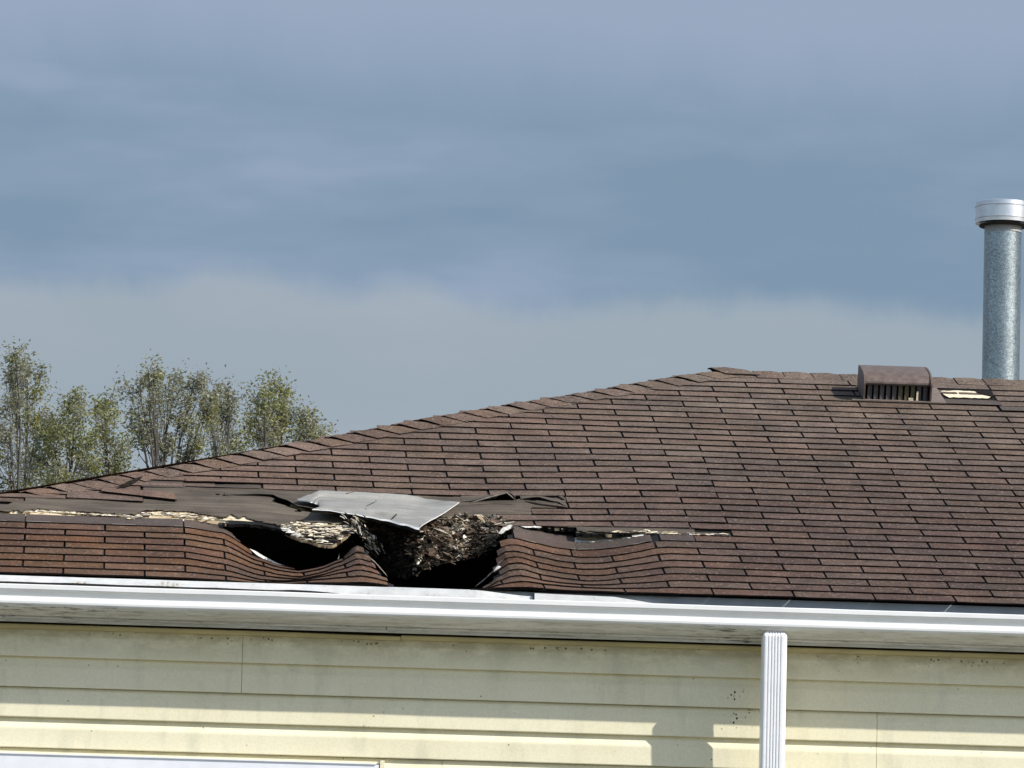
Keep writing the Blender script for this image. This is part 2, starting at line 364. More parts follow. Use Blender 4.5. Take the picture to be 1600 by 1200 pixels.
# ------------------------------------------------------------------ mesh helper
class MB:
    def __init__(s): s.v = []; s.f = []; s.m = []; s.r = []
    def vert(s, p): s.v.append(tuple(p)); return len(s.v)-1
    def face(s, idx, m=0, r=0.0): s.f.append(tuple(idx)); s.m.append(m); s.r.append(r)
    def quad(s, a, b, c, d, m=0, r=0.0): s.face([s.vert(a), s.vert(b), s.vert(c), s.vert(d)], m, r)
    def box(s, c, sz, m=0, R=None, r=0.0):
        vs = []
        for dz in (-1, 1):
            for dx, dy in ((-1, -1), (1, -1), (1, 1), (-1, 1)):
                p = Vector((dx*sz[0]/2, dy*sz[1]/2, dz*sz[2]/2))
                if R: p = R @ p
                vs.append(s.vert(Vector(c)+p))
        for q in ((0, 3, 2, 1), (4, 5, 6, 7), (0, 1, 5, 4), (1, 2, 6, 5), (2, 3, 7, 6), (3, 0, 4, 7)): s.face([vs[i] for i in q], m, r)
    def sweep(s, prof, path, m=0, closed=False, mats=None):
        """prof: function(path item) -> list of points; path: list of items"""
        rows = [[s.vert(p) for p in prof(t)] for t in path]; n = len(rows[0])
        for a, b in zip(rows, rows[1:]):
            for i in range(n if closed else n-1):
                j = (i+1) % n; s.face([a[i], b[i], b[j], a[j]], mats[i] if mats else m)
    def build(s, name, mats, parent=None, smooth=False, attr=False):
        me = bpy.data.meshes.new(name); me.from_pydata(s.v, [], s.f)
        for x in (mats if isinstance(mats, (list, tuple)) else [mats]): me.materials.append(x)
        me.polygons.foreach_set('material_index', s.m)
        if smooth: me.polygons.foreach_set('use_smooth', [True]*len(s.f))
        if attr:
            a = me.attributes.new('rnd', 'FLOAT', 'FACE'); a.data.foreach_set('value', s.r)
        o = bpy.data.objects.new(name, me); COL.objects.link(o)
        if parent: o.parent = parent
        return o
def recalc(o):
    import bmesh
    b = bmesh.new(); b.from_mesh(o.data); bmesh.ops.recalc_face_normals(b, faces=b.faces); b.to_mesh(o.data); b.free()
def tag(o, label=None, cat=None, group=None, kind=None):
    for k, v in (('label', label), ('category', cat), ('group', group), ('kind', kind)):
        if v: o[k] = v
    return o
def empty(name, loc=(0, 0, 0)):
    o = bpy.data.objects.new(name, None); COL.objects.link(o); o.location = loc; return o
def tube(mb, pts, rad, n=8, m=0, cap=False):
    rows = []
    for i, p in enumerate(pts):
        p = Vector(p); a = Vector(pts[max(0, i-1)]); b = Vector(pts[min(len(pts)-1, i+1)])
        d = (b-a).normalized(); x = d.orthogonal().normalized() if abs(d.z) > .9 else Vector((0, 0, 1)).cross(d).normalized(); y = d.cross(x)
        r = rad[i] if isinstance(rad, (list, tuple)) else rad
        rows.append([mb.vert(p + x*(r*cos(2*pi*k/n)) + y*(r*sin(2*pi*k/n))) for k in range(n)])
    for a, b in zip(rows, rows[1:]):
        for k in range(n): mb.face([a[k], a[(k+1) % n], b[(k+1) % n], b[k]], m)
    if cap: mb.face(rows[-1], m); mb.face(rows[0][::-1], m)

GZ = -5.12
g_ = MB(); R_ = 9000
g_.quad((-R_, -R_, GZ), (R_, -R_, GZ), (R_, R_, GZ), (-R_, R_, GZ)); tag(g_.build('ground', M_GROUND), kind='structure')

house = empty('house', (0, 3, GZ))
tag(house, 'cream sided house with a storm torn brown shingle roof and white gutter', 'house')
INV = Matrix.Translation((0, -3, -GZ))
class HouseMB(MB):
    """meshes of the house are written in world coordinates; the parts sit under the house's base point"""
    def build(s, name, mats, parent=None, smooth=False, attr=False):
        o = MB.build(s, name, mats, None, smooth, attr)
        o.parent = parent or house
        if o.parent == house: o.matrix_parent_inverse = INV
        return o
U0 = U_RIDGE - CP*S_RIDGE; U1 = 6.3; RX = U1 - CP*S_RIDGE*.0 - 2.4
def hip_u(s): return U_RIDGE - CP*(S_RIDGE - s)

# ------------------------------------------------------------------ roof core: deck of the front slope with the holes, the other slopes
DECK_LOW = [(-60, 960), (331, 960), (332, 823), (352, 818), (380, 818.5), (400, 819), (430, 824), (445, 830), (475, 843), (500, 850), (515, 852), (530, 846), (545, 834), (556, 822), (570, 816), (620, 813),
            (775, 811), (800, 823), (900, 826), (902, 833.5), (1018, 835), (1019, 960), (1700, 960)]
FELT_LOW = [(-60, 801), (35, 800), (60, 797), (100, 799.5), (150, 803), (213, 805.5), (222, 800), (235, 798.5), (300, 802), (335, 808), (350, 811), (362, 805), (372, 811), (383, 808), (388, 812), (400, 815), (430, 820.5),
            (450, 828), (462, 834), (463, 813), (480, 817.5), (545, 820), (547, 810), (620, 808), (655, 811), (740, 809), (775, 808), (790, 814), (800, 822), (835, 826), (900, 832), (1000, 833.5), (1100, 836), (1140, 838), (1700, 850)]
RIP = [(398, 773), (426, 774.5), (442, 781), (470, 793), (500, 799), (560, 802), (560, 805), (510, 805), (470, 800), (442, 791), (424, 786), (430, 780)]
TEAR = [(738, 777), (792, 772), (872, 777), (884, 784), (846, 783), (822, 779), (800, 784), (770, 783)]
def inpoly(x, y, P):
    c = False; j = len(P)-1
    for i in range(len(P)):
        if (P[i][1] > y) != (P[j][1] > y) and x < (P[j][0]-P[i][0])*(y-P[i][1])/(P[j][1]-P[i][1]) + P[i][0]: c = not c
        j = i
    return c
def jag(x, y, a=2.2): return a*noise.noise(Vector((x*.11, y*.4, 1.7))) + a*.6*noise.noise(Vector((x*.4, y*.9, 5.7)))
def PTD(u, s, h=0.0):
    a, b = DM(u, s), max(0, DF(u, s)) if (u < UX[350] or u > UX[1000]) else 0; k = sst(1.19, 1.23, s)
    return RP(u, s, h - .0008 + .0016*noise.noise(Vector((u*1.9, s*2.3, 3.3))) - lerp(max(a, b + (2 if b > .5 else 0)), a, k)/405.0)
def grid_sheet(mb, u0, u1, s0, s1, du, ds, keep, h, flap=False, m=0, thick=0.0, hfun=None, PTf=None, mfun=None):
    nu = int((u1-u0)/du); ns = int((s1-s0)/ds); K = {}; idx = {}
    for i in range(nu):
        for j in range(ns):
            u = u0+(i+.5)*du; s = s0+(j+.5)*ds
            if keep(u, s): K[i, j] = 1
    def vt(i, j, low=0):
        k = (i, j, low)
        if k not in idx:
            u = u0+i*du; s = s0+j*ds; hh = h + (hfun(u, s) if hfun else 0)
            idx[k] = mb.vert(PTf(u, s, hh - (thick if low else 0)) if PTf else PT(u, s, hh - (thick if low else 0), flap))
        return idx[k]
    for (i, j) in K:
        mb.face([vt(i, j), vt(i+1, j), vt(i+1, j+1), vt(i, j+1)], mfun(u0+(i+.5)*du, s0+(j+.5)*ds) if mfun else m)
        if thick:
            for (di, dj, a, b) in ((0, -1, (i, j), (i+1, j)), (1, 0, (i+1, j), (i+1, j+1)), (0, 1, (i+1, j+1), (i, j+1)), (-1, 0, (i, j+1), (i, j))):
                if (i+di, j+dj) not in K: mb.face([vt(*b), vt(*a), vt(*a, 1), vt(*b, 1)], smat(u0+(i+.5)*du, s0+(j+.5)*ds) if mfun else m)
def pxy(u, s, flap=False): return proj(PT(u, s, 0, flap))
def deck_keep(u, s):
    if u < hip_u(s)+.0: return False
    if u < -3.6 or u > .3 or s > 2.4: return True
    x, y = pxy(u, s)
    if y > pw(DECK_LOW, x + 3*noise.noise(Vector((x*.07, 0, 0)))) + jag(x, y, 1.4): return False
    if inpoly(x, y, RIP) or inpoly(x, y, TEAR): return False
    return True
def deck_mat(u, s):
    if s < 1.185: return 2
    x, y = pxy(u, s)
    return 0 if (y > pw(FELT_LOW, x)-4 and x < 1140) else 2
def smat(u, s):
    if s < .1: return 2
    x = pxy(u, s)[0]
    return 0 if (455 < x < 560 or noise.noise(Vector((x*.05, 3, 3))) > .25) else 2
rb = HouseMB()
FU0, FU1, FS0, FS1 = -3.6+.012*84, -3.6+.012*242, .036+.012*47, .036+.012*125
fine = lambda u, s: FU0 < u < FU1 and FS0 < s < FS1
grid_sheet(rb, -3.60, .30, 0.036, 2.4, .012, .012, lambda u, s: not fine(u, s) and deck_keep(u, s), 0.0, thick=.012, PTf=PTD, mfun=deck_mat)
grid_sheet(rb, FU0, FU1+.001, FS0, FS1+.001, .006, .006, deck_keep, 0.0, thick=.012, PTf=PTD, mfun=deck_mat)
# rest of the front slope in large pieces
def rq(a, b, c, d, mb=rb, m=0): mb.quad(a, b, c, d, m)
def RQ(u0, u1, s0, s1): rq(RP(u0, s0), RP(u1, s0), RP(u1, s1), RP(u0, s1))
rb.face([rb.vert(RP(hip_u(0), 0)), rb.vert(RP(-3.6, 0)), rb.vert(RP(-3.6, (-3.6-U0)/CP))], 2)
RU1 = U1 - CP*S_RIDGE
rb.face([rb.vert(RP(.3, .036)), rb.vert(RP(U1, .036)), rb.vert(RP(U1-CP*2.4, 2.4)), rb.vert(RP(.3, 2.4))], 2)
steps = [2.4+.245*i for i in range(11)]
for a, b in zip(steps, steps[1:]):
    us_ = [lerp(hip_u(a), RU1+CP*(S_RIDGE-a), t/16) for t in range(17)]; ut_ = [lerp(hip_u(b), RU1+CP*(S_RIDGE-b), t/16) for t in range(17)]
    for i in range(16): rb.face([rb.vert(PT(us_[i], a)), rb.vert(PT(us_[i+1], a)), rb.vert(PT(ut_[i+1], b)), rb.vert(PT(ut_[i], b))], 2)
RID = RP(0, S_RIDGE); YB = 2*RID.y
A, B, C, D_ = (U0, 0, 0), (U1, 0, 0), (U1, YB, 0), (U0, YB, 0)
RL, RR = (U_RIDGE, RID.y, RID.z), (RU1, RID.y, RID.z)
for f in ((D_, A, RL), (B, C, RR)): rb.face([rb.vert(p) for p in f], 1)
rb.face([rb.vert(p) for p in (C, D_, RL, RR)], 1)
roof = rb.build('roof', [M_OSB, M_SH, M_TAR]); roof['label'] = 'hipped roof deck torn open above the gutter'

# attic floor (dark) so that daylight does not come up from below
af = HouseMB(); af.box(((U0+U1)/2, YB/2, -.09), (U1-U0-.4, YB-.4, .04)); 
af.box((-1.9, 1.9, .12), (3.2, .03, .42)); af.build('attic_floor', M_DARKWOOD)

# wavy broken strips: black backing under the tabs, with board under the right-hand one
CUT_L = [(0, 625), (.127, 612), (.25, 600), (.4, 592), (.51, 586), (.64, 576), (.78, 568), (2, 568)]
CUT_R = [(0, 738), (.05, 745), (.2, 757), (.4, 772), (.6, 783), (.8, 786), (1.07, 794), (1.2, 801), (2, 803)]
TOP_L = [(-200, 1.195), (343, 1.195), (365, 1.08), (390, .985), (455, .90), (463, .90), (464, .77), (560, .80), (625, .80)]
def flap_ok(u, s):
    x = proj(RP(u, s))[0]
    if x < 650: return x < pw(CUT_L, s) + 2*noise.noise(Vector((s*30, 0, 0))) and s < pw(TOP_L, x)
    return x > pw(CUT_R, s) + 3*noise.noise(Vector((s*30, 3, 0))) and s < 1.2
fb = HouseMB()
grid_sheet(fb, hip_u(0)+1.2, -1.70, .005, 1.2, .02, .02, lambda u, s: u > hip_u(s)+.02 and flap_ok(u, s) and proj(RP(u, s))[0] > 310, -.001, True, thick=.003)
grid_sheet(fb, -1.60, U_JOIN+.06, .005, 1.2, .02, .02, lambda u, s: flap_ok(u, s), .0, True, thick=.004)
o = fb.build('felt_backing', M_TAR, roof)
ob = HouseMB()
def osb_r(u, s):
    x = proj(RP(u, s))[0]
    return 898 < x < 1022 and 1.15 < s < 1.232 + .012*noise.noise(Vector((x*.2, 0, 0)))
grid_sheet(ob, -1.25, -.80, 1.1, 1.26, .006, .006, osb_r, .004, True, thick=.008)
def osb_l(u, s):
    x = proj(RP(u, s))[0]
    return 346 < x < 392 and False
o = ob.build('splintered_board_edge', M_FLAKE_W, roof)

# ------------------------------------------------------------------ shingles
def local(p, fr): return p
def SHF(u): return -.026*sst(UX[1045]+.06, UX[970], u) if u > -1.62 else 0
def tab_mesh(mb, u0, u1, sb, flap, r, nseg, length=E+.012, th=.0048, shift=0.0, jit=0.0, ragged=0.0):
    """one wedge shaped tab laid on the surface; top, butt edge and both side edges"""
    ns = 2 if flap or nseg > 3 else 1
    rows = []
    for j in range(ns+1):
        f = j/ns; s = sb + length*f; row = []
        for i in range(nseg+1):
            u = lerp(u0, u1, i/nseg) + (.0016*noise.noise(Vector((sb*9, u0*7, f))) if 0 < i < nseg else 0)
            ds = (jit*noise.noise(Vector((u*9, sb*31, 4))) if j == 0 else 0)
            if ragged and j == 0: ds += ragged*abs(noise.noise(Vector((u*30, sb*7, 1))))
            lift = .0011*noise.noise(Vector((u*6, sb*17, 7))) if j == 0 else 0
            h = lerp(.0062+th*.45, .0022, f) + lift
            row.append((u, s+ds, h))
        rows.append(row)
    if flap: rows = [[(u+SHF(u), s, h) for (u, s, h) in row] for row in rows]
    T_ = [[mb.vert(PT(u+shift, s, h, flap)) for (u, s, h) in row] for row in rows]
    Bt = [mb.vert(PT(u+shift, s+.0006, h-th, flap)) for (u, s, h) in rows[0]]
    for j in range(ns):
        for i in range(nseg): mb.face([T_[j][i], T_[j][i+1], T_[j+1][i+1], T_[j+1][i]], 0, r)
    for i in range(nseg): mb.face([Bt[i], Bt[i+1], T_[0][i+1], T_[0][i]], 1, r)
    for i, sg in ((0, 1), (nseg, -1)):
        for j in range(ns):
            u, s, h = rows[j+1][i]; q = mb.vert(PT(u+shift, s, 0.0, flap))
            pb = Bt[i] if j == 0 else last
            f = [T_[j][i], T_[j+1][i], q, pb]; last = q
            mb.face(f if sg > 0 else f[::-1], 1, r)
VARIANTS = []
def flat_variant(k):
    """shared mesh of an undamaged tab, in its own plane (x along eave, y up slope, z off the roof)"""
    rnd = random.Random(k); mb = MB(); w = T-.0082; n = 4; th = .0056
    up = [(w*i/n + (rnd.uniform(-.0006, .0006) if 0 < i < n else 0), rnd.uniform(-.0022, .0022), .0062+th*.45+rnd.uniform(-.0007, .0012)) for i in range(n+1)]
    tv = [mb.vert(p) for p in up]; tb = [mb.vert((p[0], E+.012, .0022)) for p in up]; bt = [mb.vert((p[0], p[1]+.0006, p[2]-th)) for p in up]
    for i in range(n): mb.face([tv[i], tv[i+1], tb[i+1], tb[i]], 0); mb.face([bt[i], bt[i+1], tv[i+1], tv[i]], 1)
    a = mb.vert((0, E+.012, 0)); b = mb.vert((w, E+.012, 0))
    mb.face([tv[0], tb[0], a, bt[0]], 1); mb.face([bt[n], b, tb[n], tv[n]], 1)
    me = bpy.data.meshes.new('shingle'); me.from_pydata(mb.v, [], mb.f); me.materials.append(M_SH); me.materials.append(M_EDGE)
    me.polygons.foreach_set('material_index', mb.m)
    a = me.attributes.new('rnd', 'FLOAT', 'FACE'); a.data.foreach_set('value', [rnd.random()]*len(mb.f)); return me
VARIANTS = [flat_variant(k) for k in range(14)]
MISS = [(-200, 786), (40, 788), (40, 781), (103, 782), (103, 784), (223, 788), (224, 766), (290, 766), (290, 760), (407, 762), (407, 768), (560, 773), (690, 781), (735, 781), (742, 776), (880, 778), (885, 786),
        (872, 787), (870, 795), (830, 795), (830, 805), (774, 805), (774, 816), (800, 816), (800, 900), (-200, 900)]
def main_missing(k, u, s):
    x, y = pxy(u, s)
    if k in (28, 29):
        if x < (1143 if k == 28 else 1083): return True
        return False
    if inpoly(x, y, MISS): return True
    if k == 3 and 1468 < x < 1552: return True
    if k == 4 and x > 1468 and x < 1560: return True
    if k == 4 and x >= 1560: return False
    if k == 5 and x > 1563: return True
    if k <= 2 and False: return True
    return False
# felt
def felt_keep(u, s):
    if u < hip_u(s)+.04: return False
    x, y = pxy(u, s)
    if y > pw(FELT_LOW, x) + jag(x, y, 2.0): return False
    if y > pw(DECK_LOW, x): return False
    if inpoly(x, y, RIP) or inpoly(x, y, TEAR): return False
    k = NC - int(s/E)
    if not (main_missing(k, u, s) or main_missing(NC - int((s-.03)/E), u, s-.03)): return False
    for (cx, cy, rx, ry) in ((340, 774.3, 4, 1.4), (352, 775.3, 5, 1.3), (467, 800, 6, 1.6), (821, 782, 5, 1.4), (833, 783.5, 7, 1.2), (5, 788, 14, 2.2)):
        if ((x-cx)/rx)**2 + ((y-cy)/ry)**2 < 1 + .5*noise.noise(Vector((x, y, 0))): return False
    return True
def felt_h(u, s):
    x, y = pxy(u, s)
    w = .0035*noise.noise(Vector((u*5, s*3, 8))) + .0018*noise.noise(Vector((u*2, s*22, 2)))
    return .0035 + max(-.001, w) 
fm = HouseMB()
grid_sheet(fm, -3.5, -.60, .75, 2.2, .0055, .007, felt_keep, .002, thick=.0025, hfun=felt_h)
felt = fm.build('tar_felt', [M_FELT], roof, smooth=False); felt['label'] = 'bared grey brown tar felt torn along its lower edge'

tabs = []          # (key, kind, data)
for k in range(1, NC+1):
    sb = (NC-k)*E; sm = sb+.055
    off = 0 if k % 2 else -T/2
    uR = RU1 + CP*(S_RIDGE-sb)
    jn = int((hip_u(sb)-off)/T)-2
    while True:
        u0 = off + jn*T; u1 = u0+T-.0082; jn += 1
        if u0 > min(uR, 3.4): break
        if u1 < hip_u(sb)+.02: continue
        flap = k >= 30 and u0 < UX[1045]
        # keep only runs of the tab that are still there
        us_ = [lerp(u0, u1, i/24) for i in range(25)]; ok = []
        for u in us_:
            a = u > hip_u(sb+.03)
            if a and flap: a = flap_ok(u, sm if k > 30 else sb+.09)
            elif a and k < 30: a = not main_missing(k, u, sm)
            ok.append(a)
        i = 0
        while i < 25:
            if not ok[i]: i += 1; continue
            j = i
            while j+1 < 25 and ok[j+1]: j += 1
            if j-i >= 3:
                full = i == 0 and j == 24
                tabs.append((sb, us_[i], us_[j], k, flap, full))
            i = j+1
def visible(t):
    x0, y0 = pxy(t[1], t[0]); x1, _ = pxy(t[2], t[0]); return x1 > -6 and x0 < 1606
vis = sorted([t for t in tabs if visible(t)], key=lambda t: t[0]); hid = [t for t in tabs if not visible(t)]
single, rest = vis[:300], vis[300:] + hid
rn = random.Random(3)
def frame(u, s):
    p = PT(u, s); a = (PT(u+.1, s)-PT(u-.1+.1, s)).normalized(); q = (PT(u+.15, s+.06)-PT(u+.15, s-.0)).normalized()
    n = a.cross(q).normalized(); q = n.cross(a)
    Mx = Matrix.Identity(4)
    for i in range(3): Mx[i][0] = a[i]; Mx[i][1] = q[i]; Mx[i][2] = n[i]; Mx[i][3] = p[i]
    return Mx
for (sb, u0, u1, k, flap, full) in single:
    x0 = pxy(u0, sb)[0]
    if full and not flap and not (x0 < 420 and k > 15):
        Mx = frame(u0, sb); w = rn.uniform(-.0012, .0012)
        o = bpy.data.objects.new('shingle', rn.choice(VARIANTS)); COL.objects.link(o); o.parent = roof
        o.matrix_local = Mx @ Matrix.Translation((w, rn.uniform(-.0015, .0015), 0)) @ Matrix.Rotation(rn.uniform(-.004, .004), 4, 'Z')
    else:
        mb = MB(); L = E+.012
        sh = 0
        tab_mesh(mb, u0, u1, sb, flap, rn.random(), 9 if flap else 5, L, shift=sh, jit=.003, ragged=0 if full else .01, th=.006 if flap else .0056)
        o = mb.build('shingle', [M_SH, M_EDGE], roof, attr=True)
mb = MB()
for (sb, u0, u1, k, flap, full) in rest: tab_mesh(mb, u0, u1, sb, flap, rn.random(), 3, jit=.003)
# plain run of tabs to the far end of the roof, well outside the picture
for k in range(1, NC+1):
    sb = (NC-k)*E; u = 3.5+(0 if k % 2 else T/2)
    while u+T < RU1+CP*(S_RIDGE-sb): tab_mesh(mb, u, u+T-.0065, sb, False, rn.random(), 1); u += T
tag(mb.build('far_shingles', [M_SH, M_EDGE], roof, attr=True), kind='stuff')

# headlaps bared where the course above is gone
def headlap(u0, u1, s0, s1, flap, h=.0075, m=M_HEAD, name='shingle_headlap', nseg=10, ns=3, keep=None, parent=roof, shift=0):
    mb = MB(); rows = []
    for j in range(ns+1):
        rows.append([mb.vert(PT(lerp(u0, u1, i/nseg)+shift, lerp(s0, s1, j/ns) + (.004*noise.noise(Vector((i*1.3+u0, 3, 1))) if j == ns else 0), lerp(h, .003, j/ns), flap)) for i in range(nseg+1)])
    r = rn.random()
    for j in range(ns):
        for i in range(nseg):
            if keep and not keep(lerp(u0, u1, (i+.5)/nseg), lerp(s0, s1, (j+.5)/ns)): continue
            mb.face([rows[j][i], rows[j][i+1], rows[j+1][i+1], rows[j+1][i]], 0, r)
    return mb.build(name, [m], parent, attr=True)
def ux(x, s): 
    lo, hi_ = -7, 4
    for _ in range(40):
        md = (lo+hi_)/2
        if proj(RP(md, s))[0] < x: lo = md
        else: hi_ = md
    return lo
for (a, b) in ((-140, 39), (40.5, 286), (288, 392)):
    headlap(ux(a, 1.1), ux(b, 1.1), 1.018, 1.195, True, nseg=26, ns=6, keep=flap_ok)
    mbx = MB(); n = 40; u0, u1 = ux(a+2, 1.1), ux(b-2, 1.1)
    for i in range(n):
        ua, ub = lerp(u0, u1, i/n), lerp(u0, u1, (i+1)/n); q = noise.noise(Vector((ua*9, 5, 5)))
        if q < .05 or not flap_ok(ub, 1.05): continue
        mbx.quad(PT(ua, 1.019, .0086, True), PT(ub, 1.019, .0086, True), PT(ub, 1.025+.004*q, .0086, True), PT(ua, 1.025+.004*q, .0086, True))
    if mbx.f: mbx.build('sealant_line', M_LOOSE, roof)
for (a, b) in ((803, 900), (900.5, 1017), (1031, 1084)):
    f = b < 1020
    headlap(ux(a, 1.1), ux(b, 1.1), 1.018, 1.34 if a < 880 else 1.197, f, nseg=16, ns=5)
    mbx = MB(); n = 24; u0, u1 = ux(a+2, 1.1), ux(b-1, 1.1)
    for i in range(n):
        ua, ub = lerp(u0, u1, i/n), lerp(u0, u1, (i+1)/n); q = noise.noise(Vector((ua*9, 5, 9)))
        if q < .12: continue
        mbx.quad(PT(ua, 1.019, .0086, f), PT(ub, 1.019, .0086, f), PT(ub, 1.026, .0086, f), PT(ua, 1.026, .0086, f))
    if mbx.f: mbx.build('sealant_line', M_GREYDEB, roof)
headlap(ux(1084, 1.1), ux(1143, 1.1), 1.143, 1.2, False)
# upper left: dark headlap below the hip and half courses
ua, sa = photo_us(222, 764); ub, _ = photo_us(290, 766); headlap(ua, ub, sa, sa+.16, False, h=.009, nseg=8)
ua, sa = photo_us(290, 764); ub, _ = photo_us(407, 768); headlap(ua, ub, sa, sa+.07, False, h=.010, nseg=8)
# beside the vent
ua, sa = photo_us(1478, 634); ub, _ = photo_us(1566, 636); headlap(ua, ub, sa+.005, sa+.15, False, h=.010)
ua, sa = photo_us(1566, 645); ub, _ = photo_us(1640, 647); headlap(ua, ub, sa, sa+.2, False, h=.011)
def patch(pts, h, m, name, parent=roof, thick=.002, flap=False, label=None):
    """flat torn piece lying on the surface, outline in sighted points"""
    mb = MB(); P = []
    n = len(pts)
    for i in range(n):
        a, b = pts[i], pts[(i+1) % n]; L = max(1, int(math.dist(a, b)/5))
        for q in range(L):
            x = lerp(a[0], b[0], q/L); y = lerp(a[1], b[1], q/L)
            x += 1.2*noise.noise(Vector((x*.5, y, i))); y += .7*noise.noise(Vector((x*.3, y, i+9)))
            P.append(PT(*photo_us(x, y, flap), h, flap))
    top = [mb.vert(p) for p in P]; bot = [mb.vert(p - Vector((0, 0, thick))) for p in P]
    from mathutils.geometry import tessellate_polygon
    for tri in tessellate_polygon([P]): mb.face([top[i] for i in tri])
    for i in range(len(P)): j = (i+1) % len(P); mb.face([top[j], top[i], bot[i], bot[j]])
    o = mb.build(name, m, parent); recalc(o)
    if label: o['label'] = label
    return o
patch([(1470, 613), (1500, 612.5), (1526, 614), (1545, 617), (1551, 620), (1544, 624), (1510, 623), (1482, 622.5), (1473, 618)], .006, M_FLAKE, 'bare_board', label='pale bare roof board beside the vent')
patch([(1462, 607), (1500, 609), (1548, 612), (1552, 617), (1540, 617), (1524, 613.5), (1470, 612.5)], .005, M_TAR, 'shade_patch')  # black patch painted in for a shaded gap
patch([(1524, 613), (1550, 615), (1553, 623), (1544, 621), (1528, 617)], .0105, M_EDGE, 'torn_felt_scrap')

# crooked reddish tab and loose bits at upper left
def tilted_tab(pxs, h0, h1, name='shingle', m=(M_SH, M_EDGE), parent=roof):
    """four sighted corners: lower left, lower right, upper right, upper left"""
    c = [photo_us(*p) for p in pxs]; mb = MB(); n = 8
    rows = []
    for j in (0, 1):
        a, b = (c[0], c[1]) if j == 0 else (c[3], c[2])
        rows.append([(lerp(a[0], b[0], i/n), lerp(a[1], b[1], i/n)+.006*noise.noise(Vector((i*.9, j, a[0]))), (h0 if j == 0 else h1)) for i in range(n+1)])
    Tt = [[mb.vert(PT(*p)) for p in r] for r in rows]; Bb = [mb.vert(PT(p[0], p[1]+.001, p[2]-.006)) for p in rows[0]]
    for i in range(n): mb.face([Tt[0][i], Tt[0][i+1], Tt[1][i+1], Tt[1][i]], 0, .3); mb.face([Bb[i], Bb[i+1], Tt[0][i+1], Tt[0][i]], 1)
    for i, sg in ((0, 1), (n, -1)):
        q = mb.vert(PT(rows[1][i][0], rows[1][i][1], 0)); f = [Tt[0][i], Tt[1][i], q, Bb[i]]; mb.face(f if sg > 0 else f[::-1], 1)
    return mb.build(name, list(m), parent, attr=True)
tilted_tab([(158, 774), (276, 787), (272, 774), (162, 765)], .018, .010)
tilted_tab([(104, 782), (223, 787.5), (223, 776), (106, 770)], .013, .007)
tilted_tab([(290, 757), (407, 760), (407, 753), (290, 751)], .014, .010)

# ------------------------------------------------------------------ hip and ridge caps
HD = Vector((-CP, 0, 0)) - Vector((0, CP, SP)); HD = Vector((-CP, -CP, -SP)).normalized()
WF = NRM.cross(HD).normalized()
if WF.z > 0: WF = -WF
NL = Vector((-SP, 0, CP)); WL = NL.cross(HD).normalized()
if WL.z > 0: WL = -WL
def cap_piece(apex, d, w1, w2, ex, r, lift, name, width=.135, th=.0042, sag=0.0, twist=0):
    """bent cap shingle: d points down along the line, w1 and w2 down the two slopes"""
    mb = MB(); n1 = [(-1, 1.0), (-1, .55), (-1, .16), (0, 0), (1, .16), (1, .55), (1, 1.0)]
    nv = (Vector((0, 0, 1)) - d*d.z).normalized()
    rows = []
    for j, (t, hh) in enumerate(((ex+.004, lift), (ex*.55, lift*.92), (-.03, .003))):
        row = []
        for sd, f in n1:
            w = w1 if sd >= 0 else w2; curve = -.010*(1-min(1, f/.2))**2 if f < .2 else 0
            jt = .0025*noise.noise(Vector((apex.x*9, f*3*sd, j)))
            hh_ = hh*(1-.62*f) + (.004*(1-f) if j == 1 else 0)
            p = apex + d*(t + (.014*(1-f) if j == 0 else 0) + jt*2) + w*(width*f) + nv*(hh_ + curve - sag + .003*noise.noise(apex*8+Vector((0, 0, f*sd))))
            row.append(p)
        rows.append(row)
    Tt = [[mb.vert(p) for p in r_] for r_ in rows]; Bb = [mb.vert(p - nv*th) for p in rows[0]]; m = len(n1)
    for j in range(2):
        for i in range(m-1): mb.face([Tt[j][i], Tt[j+1][i], Tt[j+1][i+1], Tt[j][i+1]], 0, r)
    for i in range(m-1): mb.face([Bb[i], Tt[0][i], Tt[0][i+1], Bb[i+1]], 1, r)
    for i in (0, m-1):
        for j in range(2):
            a, b = Tt[j][i], Tt[j+1][i]; pa = mb.vert(rows[j][i]-nv*.0065); pb = mb.vert(rows[j+1][i]-nv*.005); mb.face([a, b, pb, pa], 1, r)
    o = mb.build(name, [M_SH, M_EDGE], roof, smooth=False, attr=True); recalc(o); return o
L_HIP = .139; ds_h = L_HIP/ (sqrt(1+CP*CP))
s = S_RIDGE-.03
while s > 0.1:
    u = hip_u(s); sag = DM(u+.1, s)/405.0
    x = proj(RP(u, s))[0]
    if x > 42 or x < -90:
        cap_piece(RP(u, s, .0), HD, WF, WL, L_HIP, rn.random(), .019+rn.uniform(-.002, .003), 'hip_shingle', sag=sag)
    s -= ds_h
u = U_RIDGE+.02; dR = Vector((1, 0, 0)); WB = Vector((0, CP, -SP)); WFr = Vector((0, -CP, -SP))
ap = Vector((0, RID.y, RID.z)); i = 0
while u < RU1:
    # pieces run from the right end, each butt facing left
    cap_piece(ap + Vector((u+.125, 0, 0)), Vector((-1, 0, 0)), WFr, WB, .125, rn.random(), .012+rn.uniform(-.001, .002), 'ridge_shingle', width=.15)
    u += .125; i += 1
# lifted first cap at the junction of hip and ridge
cap_piece(RP(U_RIDGE+.06, S_RIDGE, 0)+Vector((0, 0, .012)), Vector((-1, 0, -.02)).normalized(), (WFr+Vector((.5, 0, 0))).normalized(), (WB+Vector((.5, 0, 0))).normalized(), .11, .4, .012, 'ridge_shingle', width=.13)

